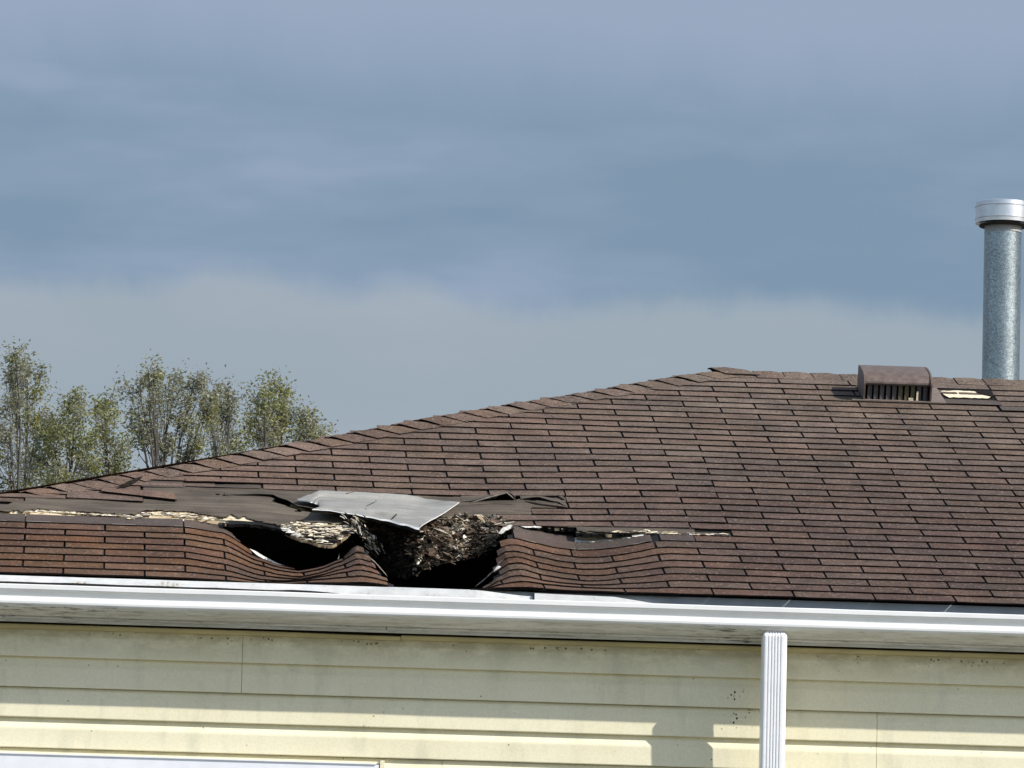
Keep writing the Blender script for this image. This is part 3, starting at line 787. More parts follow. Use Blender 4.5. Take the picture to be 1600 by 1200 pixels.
# ------------------------------------------------------------------ torn hole: debris, splinters
def ribbon(pts, th, Y, mats, name, parent=roof, n=3, depth=.006, label=None, smooth=False, Yf=None, taper=True):
    """thin bent strip following sighted points at distance Y"""
    mb = MB(); P = []
    for a, b in zip(pts, pts[1:]):
        L = max(1, int(math.dist(a, b)/4))
        for q in range(L): P.append((lerp(a[0], b[0], q/L), lerp(a[1], b[1], q/L)))
    P.append(pts[-1]); rows = []
    for i, (x, y) in enumerate(P):
        f = i/(len(P)-1); w = th*(min(1, 6*f, 6*(1-f)) if taper else 1)*(1+.35*noise.noise(Vector((x*.25, y*.25, 0))))
        yy = Yf(x) if Yf else Y
        a = aty(x, y-w/2, yy); b = aty(x, y+w/2, yy-.004); rows.append([mb.vert(a), mb.vert(b), mb.vert(b+Vector((0, depth, -.002))), mb.vert(a+Vector((0, depth, 0)))])
    for a, b in zip(rows, rows[1:]):
        for k in range(4): mb.face([a[k], b[k], b[(k+1) % 4], a[(k+1) % 4]])
    mb.face(rows[0]); mb.face(rows[-1][::-1]); o = mb.build(name, mats, parent); recalc(o)
    if label: o['label'] = label
    return o
def PTpx(x, y, h=0): 
    u, s = photo_us(x, y); return PT(u, s, h)
# rotted mass hanging in the big gap
DT = [(548, 812), (556, 806), (575, 812), (600, 818), (655, 833), (662, 811), (700, 812), (740, 810), (775, 812), (800, 821)]
DBt = [(548, 846), (560, 858), (576, 868), (590, 882), (603, 897), (625, 903), (650, 898), (668, 888), (700, 879), (735, 873), (757, 863), (775, 851), (786, 842), (800, 826)]
db = HouseMB(); NXD, NYD = 120, 34; rows = []
rd = random.Random(11)
def deb_pt(x, f, bump=True):
    yt, yb = pw(DT, x)-3, pw(DBt, x)
    y = lerp(yt, yb, f); top = PTpx(x, yt).y
    nz = noise.noise(Vector((x*.06, y*.09, 0)))*.03 + noise.noise(Vector((x*.22, y*.3, 3)))*.018 if bump else 0
    Y = top - .03 - .16*sin(f*1.5) + nz + (.05*sst(640, 580, x) if f > .4 else 0)
    return aty(x, y, Y)
for i in range(NXD+1):
    x = lerp(549, 799, i/NXD); rows.append([db.vert(deb_pt(x, j/NYD)) for j in range(NYD+1)])
for i in range(NXD):
    for j in range(NYD):
        x = lerp(549, 799, i/NXD); f = j/NYD
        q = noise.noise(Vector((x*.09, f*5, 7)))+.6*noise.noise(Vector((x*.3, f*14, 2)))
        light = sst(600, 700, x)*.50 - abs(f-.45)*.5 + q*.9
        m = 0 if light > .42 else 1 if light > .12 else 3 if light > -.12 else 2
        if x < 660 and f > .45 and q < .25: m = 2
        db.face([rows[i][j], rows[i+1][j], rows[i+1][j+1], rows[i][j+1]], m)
DEBM = [M_FLAKE_W, M_GREYDEB, M_CHAR_SHADE, M_ROT, M_FLAKE]
DEBR = [plain('soft_pale_rot', (.60, .55, .46), .9, var=.35, scale=50), plain('brown_grey_rot', (.155, .125, .095), .9, var=.4, scale=60), plain('wet_black_rot', (.022, .018, .014), .95, var=.4, scale=45, spec=.1), M_ROT, plain('tan_rot', (.40, .31, .20), .9, var=.35, scale=50)]
def flake(mb, c, L, Wd, m, R=None, th=.002):
    R = R or (Matrix.Rotation(rd.uniform(-pi, pi), 3, 'Z') @ Matrix.Rotation(rd.uniform(-1.1, 1.1), 3, 'X') @ Matrix.Rotation(rd.uniform(-.8, .8), 3, 'Y'))
    k = rd.uniform(.3, .9); P = [(-L/2, -Wd*k/2, 0), (0, -Wd/2, L*.08), (L/2, -Wd*.3, 0), (L*.42, Wd/2, 0), (-L*.1, Wd*.45, L*.05), (-L/2, Wd*.2, 0)]
    top = [mb.vert(c+R @ Vector(p)) for p in P]; bot = [mb.vert(c+R @ (Vector(p)-Vector((0, 0, th)))) for p in P]
    mb.face(top, m); mb.face(bot[::-1], m)
    for i in range(6): mb.face([top[(i+1) % 6], top[i], bot[i], bot[(i+1) % 6]], m)
for q in range(1500):
    x = rd.uniform(550, 797); f = rd.random()**1.1; w = sst(600, 710, x)
    p = deb_pt(x, f) + Vector((0, -rd.uniform(.0, .02), 0))
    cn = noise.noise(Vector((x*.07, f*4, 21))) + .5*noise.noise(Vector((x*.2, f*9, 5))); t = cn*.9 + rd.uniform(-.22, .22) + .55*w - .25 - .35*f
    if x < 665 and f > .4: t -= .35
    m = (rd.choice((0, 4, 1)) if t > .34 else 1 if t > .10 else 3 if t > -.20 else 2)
    big = rd.random() < .20
    if rd.random() < .22 and not big:
        R = Matrix.Rotation(rd.gauss(0, .6), 3, 'Z') @ Matrix.Rotation(rd.uniform(-.4, 1.3), 3, 'X') @ Matrix.Rotation(rd.gauss(0, .35), 3, 'Y')
        flake(db, p, rd.uniform(.03, .085), rd.uniform(.003, .007), m, R, .001)
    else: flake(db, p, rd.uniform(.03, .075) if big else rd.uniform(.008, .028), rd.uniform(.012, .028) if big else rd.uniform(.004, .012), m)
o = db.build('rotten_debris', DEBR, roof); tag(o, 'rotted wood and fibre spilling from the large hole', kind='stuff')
# bright shattered board in the left-hand gap
sb_ = HouseMB()
SPL = [(446, 815), (556, 822), (560, 812), (546, 806)]
for q in range(430):
    x = rd.uniform(444, 562)
    lo_ = pw([(444, 822), (455, 817), (480, 819), (545, 821), (556, 806), (562, 806)], x); hi_ = pw([(444, 826), (450, 833), (475, 843), (500, 850), (515, 851), (530, 845), (545, 834), (562, 826)], x)
    y = rd.uniform(lo_, hi_); p = PTpx(x, y, rd.uniform(.001, .006)); f = (y-lo_)/max(1, hi_-lo_)
    t = rd.random(); m = 4 if t < .62 else 0 if t < .76 else 1 if t < .82 else 3 if t < .90 else 2
    if f > .6 and noise.noise(Vector((x*.12, y*.2, 4))) > .0: m = rd.choice((2, 2, 3, 1))
    if x < 470 and f > .8: m = 0
    R = Matrix.Rotation(rd.gauss(0, .35), 3, 'Z') @ Matrix.Rotation(PR+rd.uniform(-.15, .3), 3, 'X')
    flake(sb_, p, rd.uniform(.010, .042), rd.uniform(.004, .012), m, R, .0008)
for q in range(170):       # knot of splinters between the two gaps
    t = rd.random(); x = lerp(546, 592, t)+rd.gauss(0, 6); y = lerp(808, 862, t**.9)+rd.gauss(0, 6)
    p = aty(x, y, rd.uniform(1.02, 1.12)); m = rd.choice((0, 4, 1, 3, 2, 2))
    R = Matrix.Rotation(rd.uniform(.2, 1.3), 3, 'Y') @ Matrix.Rotation(rd.uniform(-.6, .6), 3, 'X')
    flake(sb_, p, rd.uniform(.010, .032), rd.uniform(.004, .013), m, R, .001)
for q in range(420):       # shreds along the long bared edge at left and in the right-hand slit
    if q < 300: x = rd.uniform(40, 350); y = pw(FELT_LOW, x)+rd.uniform(1, 4)*(.6 if x < 200 else 1.7); p = PTpx(x, y, .0015)
    elif q < 360: x = rd.uniform(960, 1132); y = pw([(960, 832.5), (1018, 833.5), (1132, 837.5)], x)+rd.uniform(-.6, 2.8); p = PTpx(x, y, .007)
    else: x = rd.uniform(902, 1018); u, s = ux(x, 1.2), 1.205+rd.uniform(-.01, .03); p = PT(u, s, .008, True)
    R = Matrix.Rotation(rd.gauss(0, .3), 3, 'Z') @ Matrix.Rotation(PR+rd.uniform(-.12, .2), 3, 'X')
    flake(sb_, p, rd.uniform(.010, .04), rd.uniform(.004, .012), rd.choice((0, 4, 4, 4, 3, 1)), R, .0006)
o = sb_.build('splinters', DEBM, roof); tag(o, 'pale broken wood splinters along the torn edges', kind='stuff')
# pale peeled edges and folds
ribbon([(390, 857), (405, 867), (425, 878), (448, 888), (462, 893)], 4.5, .93, M_FLAKE_W, 'peeled_edge', taper=True)
ribbon([(372, 816.5), (385, 819), (393, 821)], 4, 1.16, M_FLAKE_W, 'peeled_edge')
ribbon([(396, 821), (412, 824)], 2.5, 1.15, M_FLAKE_W, 'peeled_edge')
ribbon([(442, 832), (456, 838), (473, 845)], 5, 1.0, M_FLAKE, 'peeled_edge')
ribbon([(590, 858), (598, 872), (607, 888)], .1, .9, M_EDGE, 'peeled_edge')
ribbon([(566, 862), (586, 878), (606, 901)], 1.6, .72, M_GREYDEB, 'peeled_edge')
ribbon([(528, 873), (530, 868), (530.5, 862)], 4, .78, M_FLAKE_W, 'peeled_edge')
ribbon([(742, 917), (757, 905), (770, 893), (779, 880), (787, 874)], 2.2, .55, M_GREYDEB, 'peeled_edge')
ribbon([(771, 893), (779, 887), (789, 891)], 7, .52, M_FLASH, 'bent_flashing_scrap')
ribbon([(779, 833), (790, 826), (801, 821)], 7, 1.12, M_FLAKE_W, 'broken_board_end')
ribbon([(801, 820), (803, 826)], 5, 1.12, M_CHAR_SHADE, 'broken_board_end')
patch([(808, 821), (822, 823), (840, 824.5), (846, 826), (820, 826.5), (812, 824.5)], .006, M_FLAKE_W, 'bare_board')
# curled lips of felt round the rip and the tent-like lifted piece
def lip(pts, h0, depth_s, mats, name, hpeak=None, label=None):
    """upper layer whose lower edge is lifted h0 above the surface"""
    mb = MB(); n = 26; rows = []
    for i in range(n+1):
        f = i/n; x = lerp(pts[0][0], pts[-1][0], f); y = pws(pts, x); u, s = photo_us(x, y)
        hh = h0*min(1, 4*f, 4*(1-f))
        if hpeak: hh = pw(hpeak, x)
        u, s = onplane(x, y - DM(u, s), 0); base = (u, s)
        r_ = []
        for g in range(6):
            q = g/5; r_.append(PT(base[0], base[1]+depth_s*q*(1 if g else 1) , max(.006, hh*(1-q)**1.6+.006)))
        # lower the sighted edge so that raising it keeps it where it is seen
        rows.append(r_)
    V = [[mb.vert(p) for p in r_] for r_ in rows]; Bv = [mb.vert(r_[0]-Vector((0, 0, .004))) for r_ in rows]
    for i in range(n):
        for g in range(5): mb.face([V[i][g], V[i+1][g], V[i+1][g+1], V[i][g+1]], 0)
        mb.face([Bv[i], Bv[i+1], V[i+1][0], V[i][0]], 1)
    o = mb.build(name, mats, roof, smooth=False)
    if label: o['label'] = label
    return o
lip([(352, 776.5), (400, 778), (424, 779), (442, 786), (470, 798), (500, 803), (548, 805)], .010, .10, [M_FELT, M_EDGE], 'lifted_felt', label='curled felt above the diagonal rip')
lip([(722, 787), (735, 787), (792, 785), (806, 784)], 0, .13, [M_FELT, M_EDGE], 'lifted_felt', hpeak=[(722, .001), (735, .004), (770, .022), (792, .036), (800, .026), (806, .01)], label='tented felt beside the pale sheet')
lip([(814, 783), (838, 784), (870, 788), (885, 793)], 0, .10, [M_FELT, M_EDGE], 'lifted_felt', hpeak=[(814, .002), (832, .012), (840, .014), (860, .008), (885, .002)])
ribbon([(733, 786), (760, 778), (792, 769.5), (800, 776), (807, 782)], 1.5, 1.62, M_GREYDEB, 'torn_felt_rim')
ribbon([(820, 783), (845, 788), (872, 791), (889, 793)], 2.0, 1.50, M_EDGE, 'torn_felt_rim')

# loose scraps: things of their own
def loose_sheet():
    TOPE = [(464, 780), (484, 773), (500, 766.5), (545, 768.5), (600, 771), (632, 773), (652, 776), (668, 780), (700, 783), (718, 784.5)]
    BOTE = [(488, 797), (510, 798), (545, 803.5), (575, 811), (600, 817), (630, 824), (655, 829)]
    mb = MB(); n, k = 46, 20; V = []
    for i in range(n+1):
        f = i/n; xt = lerp(464, 718, f); xb = lerp(488, 655, f); row = []
        for j in range(k+1):
            g = j/k; yt = pws(TOPE, xt); yb = pws(BOTE, xb)
            x = lerp(xt, xb, g); y = lerp(yt, yb, g)
            if g > .1 and f < .10: x += 22*sin(pi*g)*(1-f/.1)
            h = .024 + .030*g - .0065*((g*2.9+.25*f) % 1) + .007*sin(g*9+f*4) + .010*sst(.6, .85, f)*sin(f*14)*(1-g) + .002*noise.noise(Vector((f*6, g*6, 0)))
            u, s = onplane(x, y - DM(*photo_us(x, y)), h); row.append(RP(u, s, h - DM(u, s)/405))
        V.append(row)
    idx = [[mb.vert(p) for p in r] for r in V]; low = [[mb.vert(p-Vector((0, 0, .004))) for p in r] for r in V]
    for i in range(n):
        for j in range(k):
            mb.face([idx[i][j], idx[i][j+1], idx[i+1][j+1], idx[i+1][j]], 0); mb.face([low[i][j], low[i+1][j], low[i+1][j+1], low[i][j+1]], 1)
        mb.face([idx[i][0], idx[i+1][0], low[i+1][0], low[i][0]], 1)
    for i in (0, n):
        for j in range(k): mb.face([idx[i][j], idx[i][j+1], low[i][j+1], low[i][j]], 1)
    # folded bright front edge
    prev = None
    for i in range(n+1):
        p = V[i][k]; w = .010 + .010*sst(.25, .95, i/n); a = idx[i][k]; b = mb.vert(p+Vector((0, -.022, -w*.55))); c = mb.vert(p+Vector((0, -.018, -w-.004)))
        if prev: mb.face([prev[0], prev[1], b, a], 1); mb.face([prev[1], prev[2], c, b], 2)
        prev = (a, b, c)
    o = mb.build('loose_roofing_sheet', [M_LOOSE, M_LWHITE, M_EDGE]); recalc(o)
    tag(o, 'pale grey torn roofing sheet lying crooked across the hole in the roof', 'roofing sheet')
    def on(x, y, lift=.0015):
        # nearest grid vertex of the sheet to a sighted point
        best = min(((abs(proj(p)[0]-x)+2*abs(proj(p)[1]-y), p) for r in V for p in r), key=lambda t: t[0])[1]; return best
    for (a, b) in (((572, 791.5), (586, 784.5)), ((611, 812), (620, 803)), ((541, 771.5), (554, 768.8))):
        h = .03
        m2 = MB(); pa, pb = on(*a), on(*b); d = (pa-CAMP).length
        qa, qb = aty(*a, pa.y-.004), aty(*b, pb.y-.004); nrm = (qb-qa).cross(FWD).normalized()*.0022
        m2.quad(qa-nrm, qb-nrm, qb+nrm, qa+nrm)
        m2.v += [tuple(Vector(p)+Vector((0, .004, 0))) for p in m2.v[:4]]; m2.face([4, 7, 6, 5])
        for i2 in range(4): m2.face([i2, (i2+1) % 4, 4+(i2+1) % 4, 4+i2])
        m2.build('slot', M_EDGE, o)
loose_sheet()
sc_ = MB(); pts = [(186, 762), (196, 757.5), (206, 754), (214, 750), (221, 746)]; rows = []
for i in range(17):
    f = i/16; x = lerp(184, 222, f); y = lerp(764, 746.5, f) + 1.5*sin(f*pi)
    p = aty(x, y, PTpx(x, y+4).y); w = .011*sin(pi*min(1, .12+f*.85))**.6+.002
    rows.append([p+Vector((0, w*1.0*cos(a)*1.8, w*sin(a)*(1.2 if sin(a) > 0 else .9))) + Vector((.006*noise.noise(Vector((i*.8, a, 0))), 0, 0)) for a in [2*pi*q/9 for q in range(9)]])
V = [[sc_.vert(p) for p in r] for r in rows]
for a, b in zip(V, V[1:]):
    for k in range(9): sc_.face([a[k], a[(k+1) % 9], b[(k+1) % 9], b[k]])
sc_.face(V[0]); sc_.face(V[-1][::-1])
o = sc_.build('shingle_scrap', [M_CHAR_SHADE]); recalc(o)
tag(o, 'small curled black scrap of shingle caught below the hip caps', 'scrap')

# ------------------------------------------------------------------ eaves: fascia, drip edge, flashing, gutter, downspout
YW = .14
def dz(y, d): return (46.4*y - d)/411.0
ea = HouseMB()
ea.box(((U0+U1)/2, .034, -.095), (U1-U0-.1, .02, .150)); ea.build('fascia', M_GUT)
so = HouseMB(); so.box(((U0+U1)/2, .085, -.152), (U1-U0-.2, .12, .006)); so.build('soffit', M_GUT)
sg = HouseMB(); sg.box(((U0+U1)/2, .131, -.166), (U1-U0-.24, .016, .018)); sg.build('soffit_gap_shade', M_CHAR_SHADE)  # black strip added as the shade line between soffit and trim
# drip edge of the right half: a strip set back under the overhanging shingles
def strip(u0, u1, yf, ztop, zbot, m, name, n=60, kick=0.0, label=None, parent=None):
    mb = HouseMB(); rows = []
    for i in range(n+1):
        u = lerp(u0, u1, i/n); y = yf(u); zt = ztop(u); zb = zbot(u)
        rows.append([mb.vert(p) for p in ((u, y+.03, zt+.004), (u, y+.004, zt), (u, y, lerp(zt, zb, .5)), (u, y-kick, zb), (u, y-kick+.002, zb-.0015), (u, y+.004, zb))])
    for a, b in zip(rows, rows[1:]):
        for k in range(5): mb.face([a[k], a[k+1], b[k+1], b[k]])
    o = mb.build(name, m, parent); recalc(o)
    if label: o['label'] = label
    return o
xu = lambda x: ux(x, 0)
fl1y = [(xu(-300), -.016), (xu(600), -.014), (xu(740), -.008), (xu(790), .004), (xu(834), .012)]
fl2y = [(xu(835), .000), (xu(900), .0015), (xu(977), .004), (xu(1060), .0165), (xu(1120), .020), (9, .020)]
wv = lambda u, a, q=0: a*noise.noise(Vector((u*4.5, q, 0))) + a*.5*noise.noise(Vector((u*13, q, 2)))
strip(U0, xu(833), lambda u: pws(fl1y, u)+wv(u, .003), lambda u: lerp(-.004, -.019, sst(xu(735), xu(834), u)), lambda u: lerp(-.0275, -.050, sst(xu(450), xu(650), u))+wv(u, .0035, 5)*(1-sst(xu(500), xu(800), u)), M_FLASH, 'eave_flashing', 150, .004, label='crumpled white flashing bent out over the gutter')
strip(xu(835.5), xu(1075), lambda u: pws(fl2y, u), lambda u: pw([(xu(835), -.008), (xu(960), -.012), (xu(1075), -.048)], u), lambda u: -.060, M_FLASH, 'eave_flashing', 50)  # tapering top cut along the edge of the shingles' shadow
strip(xu(690), U1, lambda u: .022, lambda u: -.002, lambda u: -.062, M_DRIP, 'drip_edge', 60, label='drip edge with the shade of the shingles in its grey')
# starter board edge (dark) behind the shingle butts
st = HouseMB(); st.box(((U0+U1)/2, .036, -.012), (U1-U0-.06, .018, .012)); st.build('deck_edge', M_CHAR_SHADE)
GP = [(.018, -.060), (.012, -.052), (-.098, -.060), (-.100, -.050), (-.104, dz(-.11, 13.6)), (-.113, dz(-.113, 14)), (-.115, dz(-.115, 15)), (-.115, dz(-.115, 21)), (-.113, dz(-.113, 22.3)),
      (-.107, dz(-.107, 24.5)), (-.1015, dz(-.1015, 28)), (-.0990, dz(-.0990, 31)), (-.0985, dz(-.0985, 33.8)), (-.1045, dz(-.1045, 34.8)), (-.1085, dz(-.1085, 37)), (-.110, dz(-.11, 40)), (-.109, dz(-.109, 43)), (-.105, dz(-.105, 45.5)),
      (-.094, dz(-.094, 49)), (-.080, dz(-.080, 52.5)), (-.062, dz(-.062, 56)), (-.046, dz(-.046, 58.5)), (-.036, dz(-.036, 60)), (-.034, dz(-.034, 60.8)), (-.030, dz(-.03, 60.8)), (.012, dz(0, 62)), (.020, dz(0, 62.5)), (.020, -.045)]
gu = HouseMB(); NG = 110
gu.sweep(lambda i: [(lerp(U0-.02, U1, i/NG), y + .0012*noise.noise(Vector((i*.35, 0, 0))), z + .0016*noise.noise(Vector((i*.22, 4, 0)))) for y, z in GP], range(NG+1), mats=[1, 1, 1]+[0]*(len(GP)-2))  # inside of the trough painted black for the shade there
gut = gu.build('gutter', [M_GUT, M_CHAR_SHADE], smooth=False); gut['label'] = 'white rain gutter with grime on its lower curve'; recalc(gut)
# fascia lower strip with one butt joint (two lengths)
for (a, b, q) in ((U0-.01, ux(605, 0), 0.0), (ux(606.5, 0), U1, .0015)):
    mb = HouseMB(); prof = [(.006-q, dz(0, 59)), (.004-q, dz(0, 62)), (.004-q, dz(0, 64)), (.008-q, dz(0, 65.6)), (.03, dz(0, 66)), (YW-.016, dz(0, 66)+.0005)]
    n = 40; mb.sweep(lambda i: [(lerp(a, b, i/n), y, z+.0008*noise.noise(Vector((i*.4, q*99, 0)))) for y, z in prof], range(n+1)); o = mb.build('fascia_cover', M_GUT); recalc(o)
# yellow J-trim under the soffit, two lengths, the left one drooping a little at its end
for (a, b, d0) in ((U0+.1, ux(630, 0), 1), (ux(631, 0), U1-.1, 0)):
    mb = HouseMB(); n = 40
    def pr(i):
        u = lerp(a, b, i/n); dr = .004*sst(b-.6, b, u)*d0
        return [(u, YW-.002, -.1685), (u, YW-.020, -.1690-dr), (u, YW-.0235, -.1720-dr), (u, YW-.023, -.1850-dr*.6), (u, YW-.012, -.1865-dr*.6), (u, YW-.004, -.1865)]
    mb.sweep(pr, range(n+1)); o = mb.build('trim_channel', M_TRIM); recalc(o)
# downspout
def downspout():
    mb = HouseMB(); yc = -.060; dep = .088
    pf = lambda x: aty(x, 1090, yc-dep/2).x
    x0, x1 = pf(1190.5), pf(1228.5); w = x1-x0; r = .012; prof = []
    # front face with five grooves, rounded corners
    F = yc-dep/2; Bk = yc+dep/2
    for a in range(5): t = a/4*pi/2; prof.append((x0+r-r*cos(t), F+r-r*sin(t)))
    gx = [pf(v) for v in (1199, 1204.2, 1208.8, 1213.6, 1218.4)]
    for c in gx: prof += [(c-.0032, F), (c-.0012, F+.0052), (c+.0012, F+.0052), (c+.0032, F)]
    for a in range(5): t = a/4*pi/2; prof.append((x1-r+r*sin(t), F+r-r*cos(t)))
    for a in range(5): t = a/4*pi/2; prof.append((x1-r+r*cos(t), Bk-r+r*sin(t)))
    for a in range(5): t = a/4*pi/2; prof.append((x0+r-r*sin(t), Bk-r+r*cos(t)))
    cx = (x0+x1)/2
    def row(zt):
        z, k, dyy = zt; return [(cx+(x-cx)*k, yc+(y-yc)*k+dyy, z) for x, y in prof]
    ztop = dz(F, 55)
    path = [(ztop+.012, .80, .01), (ztop+.003, .90, .004), (ztop-.003, .975, .001), (ztop-.010, 1, 0)] + [(lerp(ztop-.012, GZ+.15, i/6), 1, 0) for i in range(7)]
    mb.sweep(row, path, closed=True); o = mb.build('downspout', M_DOWN); recalc(o)
    o['label'] = 'white fluted downspout below the gutter'
    for zz in (-2.4, -4.3):
        s2 = HouseMB(); s2.box((cx, (yc+YW)/2+.02, zz), (w+.02, YW-yc+.02, .03)); s2.build('wall_bracket', M_DOWN, None)
downspout()

# ------------------------------------------------------------------ wall and siding
wl = HouseMB(); wx0, wx1 = U0+.18, U1-.18
wl.box(((wx0+wx1)/2, YB/2, (GZ-.17)/2-.01), (wx1-wx0, YB-2*YW-.03, -GZ-.17)); wall = wl.build('wall', M_SIDE)
CH = .1143; Z0 = -.1757
def panel(u0, u1, zt, dark=0, q=0.0):
    mb = MB(); n = max(2, int((u1-u0)/.12)); prof = []; ZZ = 1.35
    for k in range(2):
        z = zt - k*CH
        prof += [(.000, z), (-.001, z-.004), (-.0075, z-.022), (-.0125, z-.034), (-.0140, z-.038), (-.0148, z-.044), (-.0150, z-.075), (-.0158, z-CH+.003), (-.0150, z-CH+.0004), (-.004, z-CH+.0004)]
    def row(i):
        u = lerp(u0, u1, i/n); w = .0009*noise.noise(Vector((u*2.2, zt*7, 0)))
        return [(u, YW + y*ZZ + w - q, z + .0012*noise.noise(Vector((u*.9, zt*5, 1)))) for y, z in prof]
    mb.sweep(row, range(n+1))
    for i in (0, n):
        r = row(i); 
        for a in range(len(r)-1): mb.quad(r[a], r[a+1], (r[a+1][0], YW+.004, r[a+1][2]), (r[a][0], YW+.004, r[a][2]))
    o = mb.build('siding_panel', M_SIDE, wall); recalc(o); return o
sA = ux(384, 0)-.002; sBm = aty(1370, 1150, YW-.015).x
seams = {0: [sA, sA+3.66], 1: [sBm-3.66, sBm, sBm+3.66]}
r_ = 0; zt = Z0
while zt-2*CH > GZ:
    se = seams.get(r_, [wx0+((r_*1.37) % 3.4)+.3+3.66*i for i in range(3)]); cuts = [wx0] + [c for c in se if wx0+.1 < c < wx1-.1] + [wx1]
    for i, (a, b) in enumerate(zip(cuts, cuts[1:])): panel(a+(.0008 if i else 0), b-.0008, zt, q=.0006*(i % 2))
    zt -= 2*CH; r_ += 1
# window at lower left, only its head shows
win = HouseMB(); wR = aty(592, 1192, YW-.04).x; wT = aty(300, 1186.5, YW-.04).z; wL = wR-1.75; wB = wT-1.2
def bar(mb, x0, x1, z0, z1, y0, y1): mb.box(((x0+x1)/2, (y0+y1)/2, (z0+z1)/2), (x1-x0, y1-y0, z1-z0))
bar(win, wL, wR, wT-.06, wT, YW-.045, YW+.0); bar(win, wL, wR, wB, wB+.06, YW-.045, YW); bar(win, wL, wL+.05, wB+.06, wT-.06, YW-.045, YW); bar(win, wR-.05, wR, wB+.06, wT-.06, YW-.045, YW)
bar(win, wL+.01, wR-.01, wT+.0, wT+.004, YW-.05, YW)
wn = win.build('window', M_WIN); wn['label'] = 'white framed window cut off by the lower edge'
pn = MB(); bar(pn, wL+.05, wR-.05, wB+.06, wT-.06, YW-.030, YW-.026); pn.build('pane', M_GLASS, wn)
tr = MB(); bar(tr, wL-.03, wR+.004, wT+.006, wT+.013, YW-.030, YW-.005); bar(tr, wR+.005, wR+.022, wB, wT+.018, YW-.036, YW-.005); tr.build('window_trim', M_SIDE, wn)

# ------------------------------------------------------------------ roof vent
def local_frame(u, s):
    p = PT(u, s, .0); Mx = Matrix.Identity(4); ax = (Vector((1, 0, 0)), Vector((0, CP, SP)), NRM)
    for i in range(3):
        for j in range(3): Mx[i][j] = ax[j][i]
        Mx[i][3] = p[i]
    return Mx
def vent():
    uL, sv = photo_us(1350, 629); uR, _ = photo_us(1453.5, 632); w = uR-uL
    o = empty('roof_vent'); o.parent = house; o.matrix_parent_inverse = INV; 
    o.matrix_basis = local_frame(uL, sv); o['label'] = 'brown hooded vent near the ridge'
    prof = [(.0, .080), (.003, .092), (.010, .100), (.024, .109), (.045, .116), (.075, .120), (.12, .121), (.20, .119), (.29, .112), (.30, .0)]
    mb = MB(); ins = .0
    mb.sweep(lambda x: [(x, a, b) for a, b in prof], [.004, w/2, w-.004]); 
    mb.sweep(lambda x: [(x, a+.002, b-.002) for a, b in prof], [.004, w/2, w-.004])
    h = mb.build('hood', M_VENT, o, smooth=False)
    for (x0, x1) in ((-.004, .003), (w-.003, w+.004)):      # end cheeks with rolled rim
        m2 = MB(); out_ = [(0, 0)] + [(a-.006, b+.003) if i < 8 else (a, b) for i, (a, b) in enumerate(prof)]
        A_ = [m2.vert((x0, a, b)) for a, b in out_]; B_ = [m2.vert((x1, a, b)) for a, b in out_]; n = len(out_)
        m2.face(A_); m2.face(B_[::-1])
        for i in range(n): j = (i+1) % n; m2.face([A_[i], B_[i], B_[j], A_[j]])
        c = m2.build('cheek', M_VENT, o); recalc(c)
    m3 = MB(); m3.box((w/2, .14, .045), (w-.012, .008, .086)); m3.build('vent_interior', M_VDARK, o)
    m4 = MB(); m4.box((w/2, .0, .003), (w, .012, .010)); m4.box((w/2, .004, .083), (w-.008, .010, .004)); m4.build('sill', M_VDARK, o)
    n = 10; gp = (w-.02)/n
    for i in range(n):
        m5 = MB(); x = .010+gp*(i+.5); m5.box((x, .016, .044), (gp*.72, .004, .070), R=Matrix.Rotation(.35, 3, 'Z'))
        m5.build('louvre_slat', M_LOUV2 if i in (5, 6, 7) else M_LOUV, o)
    m6 = MB(); m6.box((w*.705, .009, .018), (.020, .004, .012)); m6.box((w*.80, .009, .034), (.008, .004, .040)); m6.build('painted_glint', M_FLAKE, o)  # pale boxes put in as glints among the slats
    m7 = MB(); fl = [(-.055, -.012), (w+.067, -.014), (w+.060, .34), (-.004, .34), (-.004, .012), (-.05, .008)]
    a = [m7.vert((x, y, .013)) for x, y in fl]; b = [m7.vert((x, y, .008)) for x, y in fl]; m7.face(a)
    for i in range(6): j = (i+1) % 6; m7.face([a[j], a[i], b[i], b[j]])
    f = m7.build('flange', M_FLANGE, o); recalc(f)
vent()

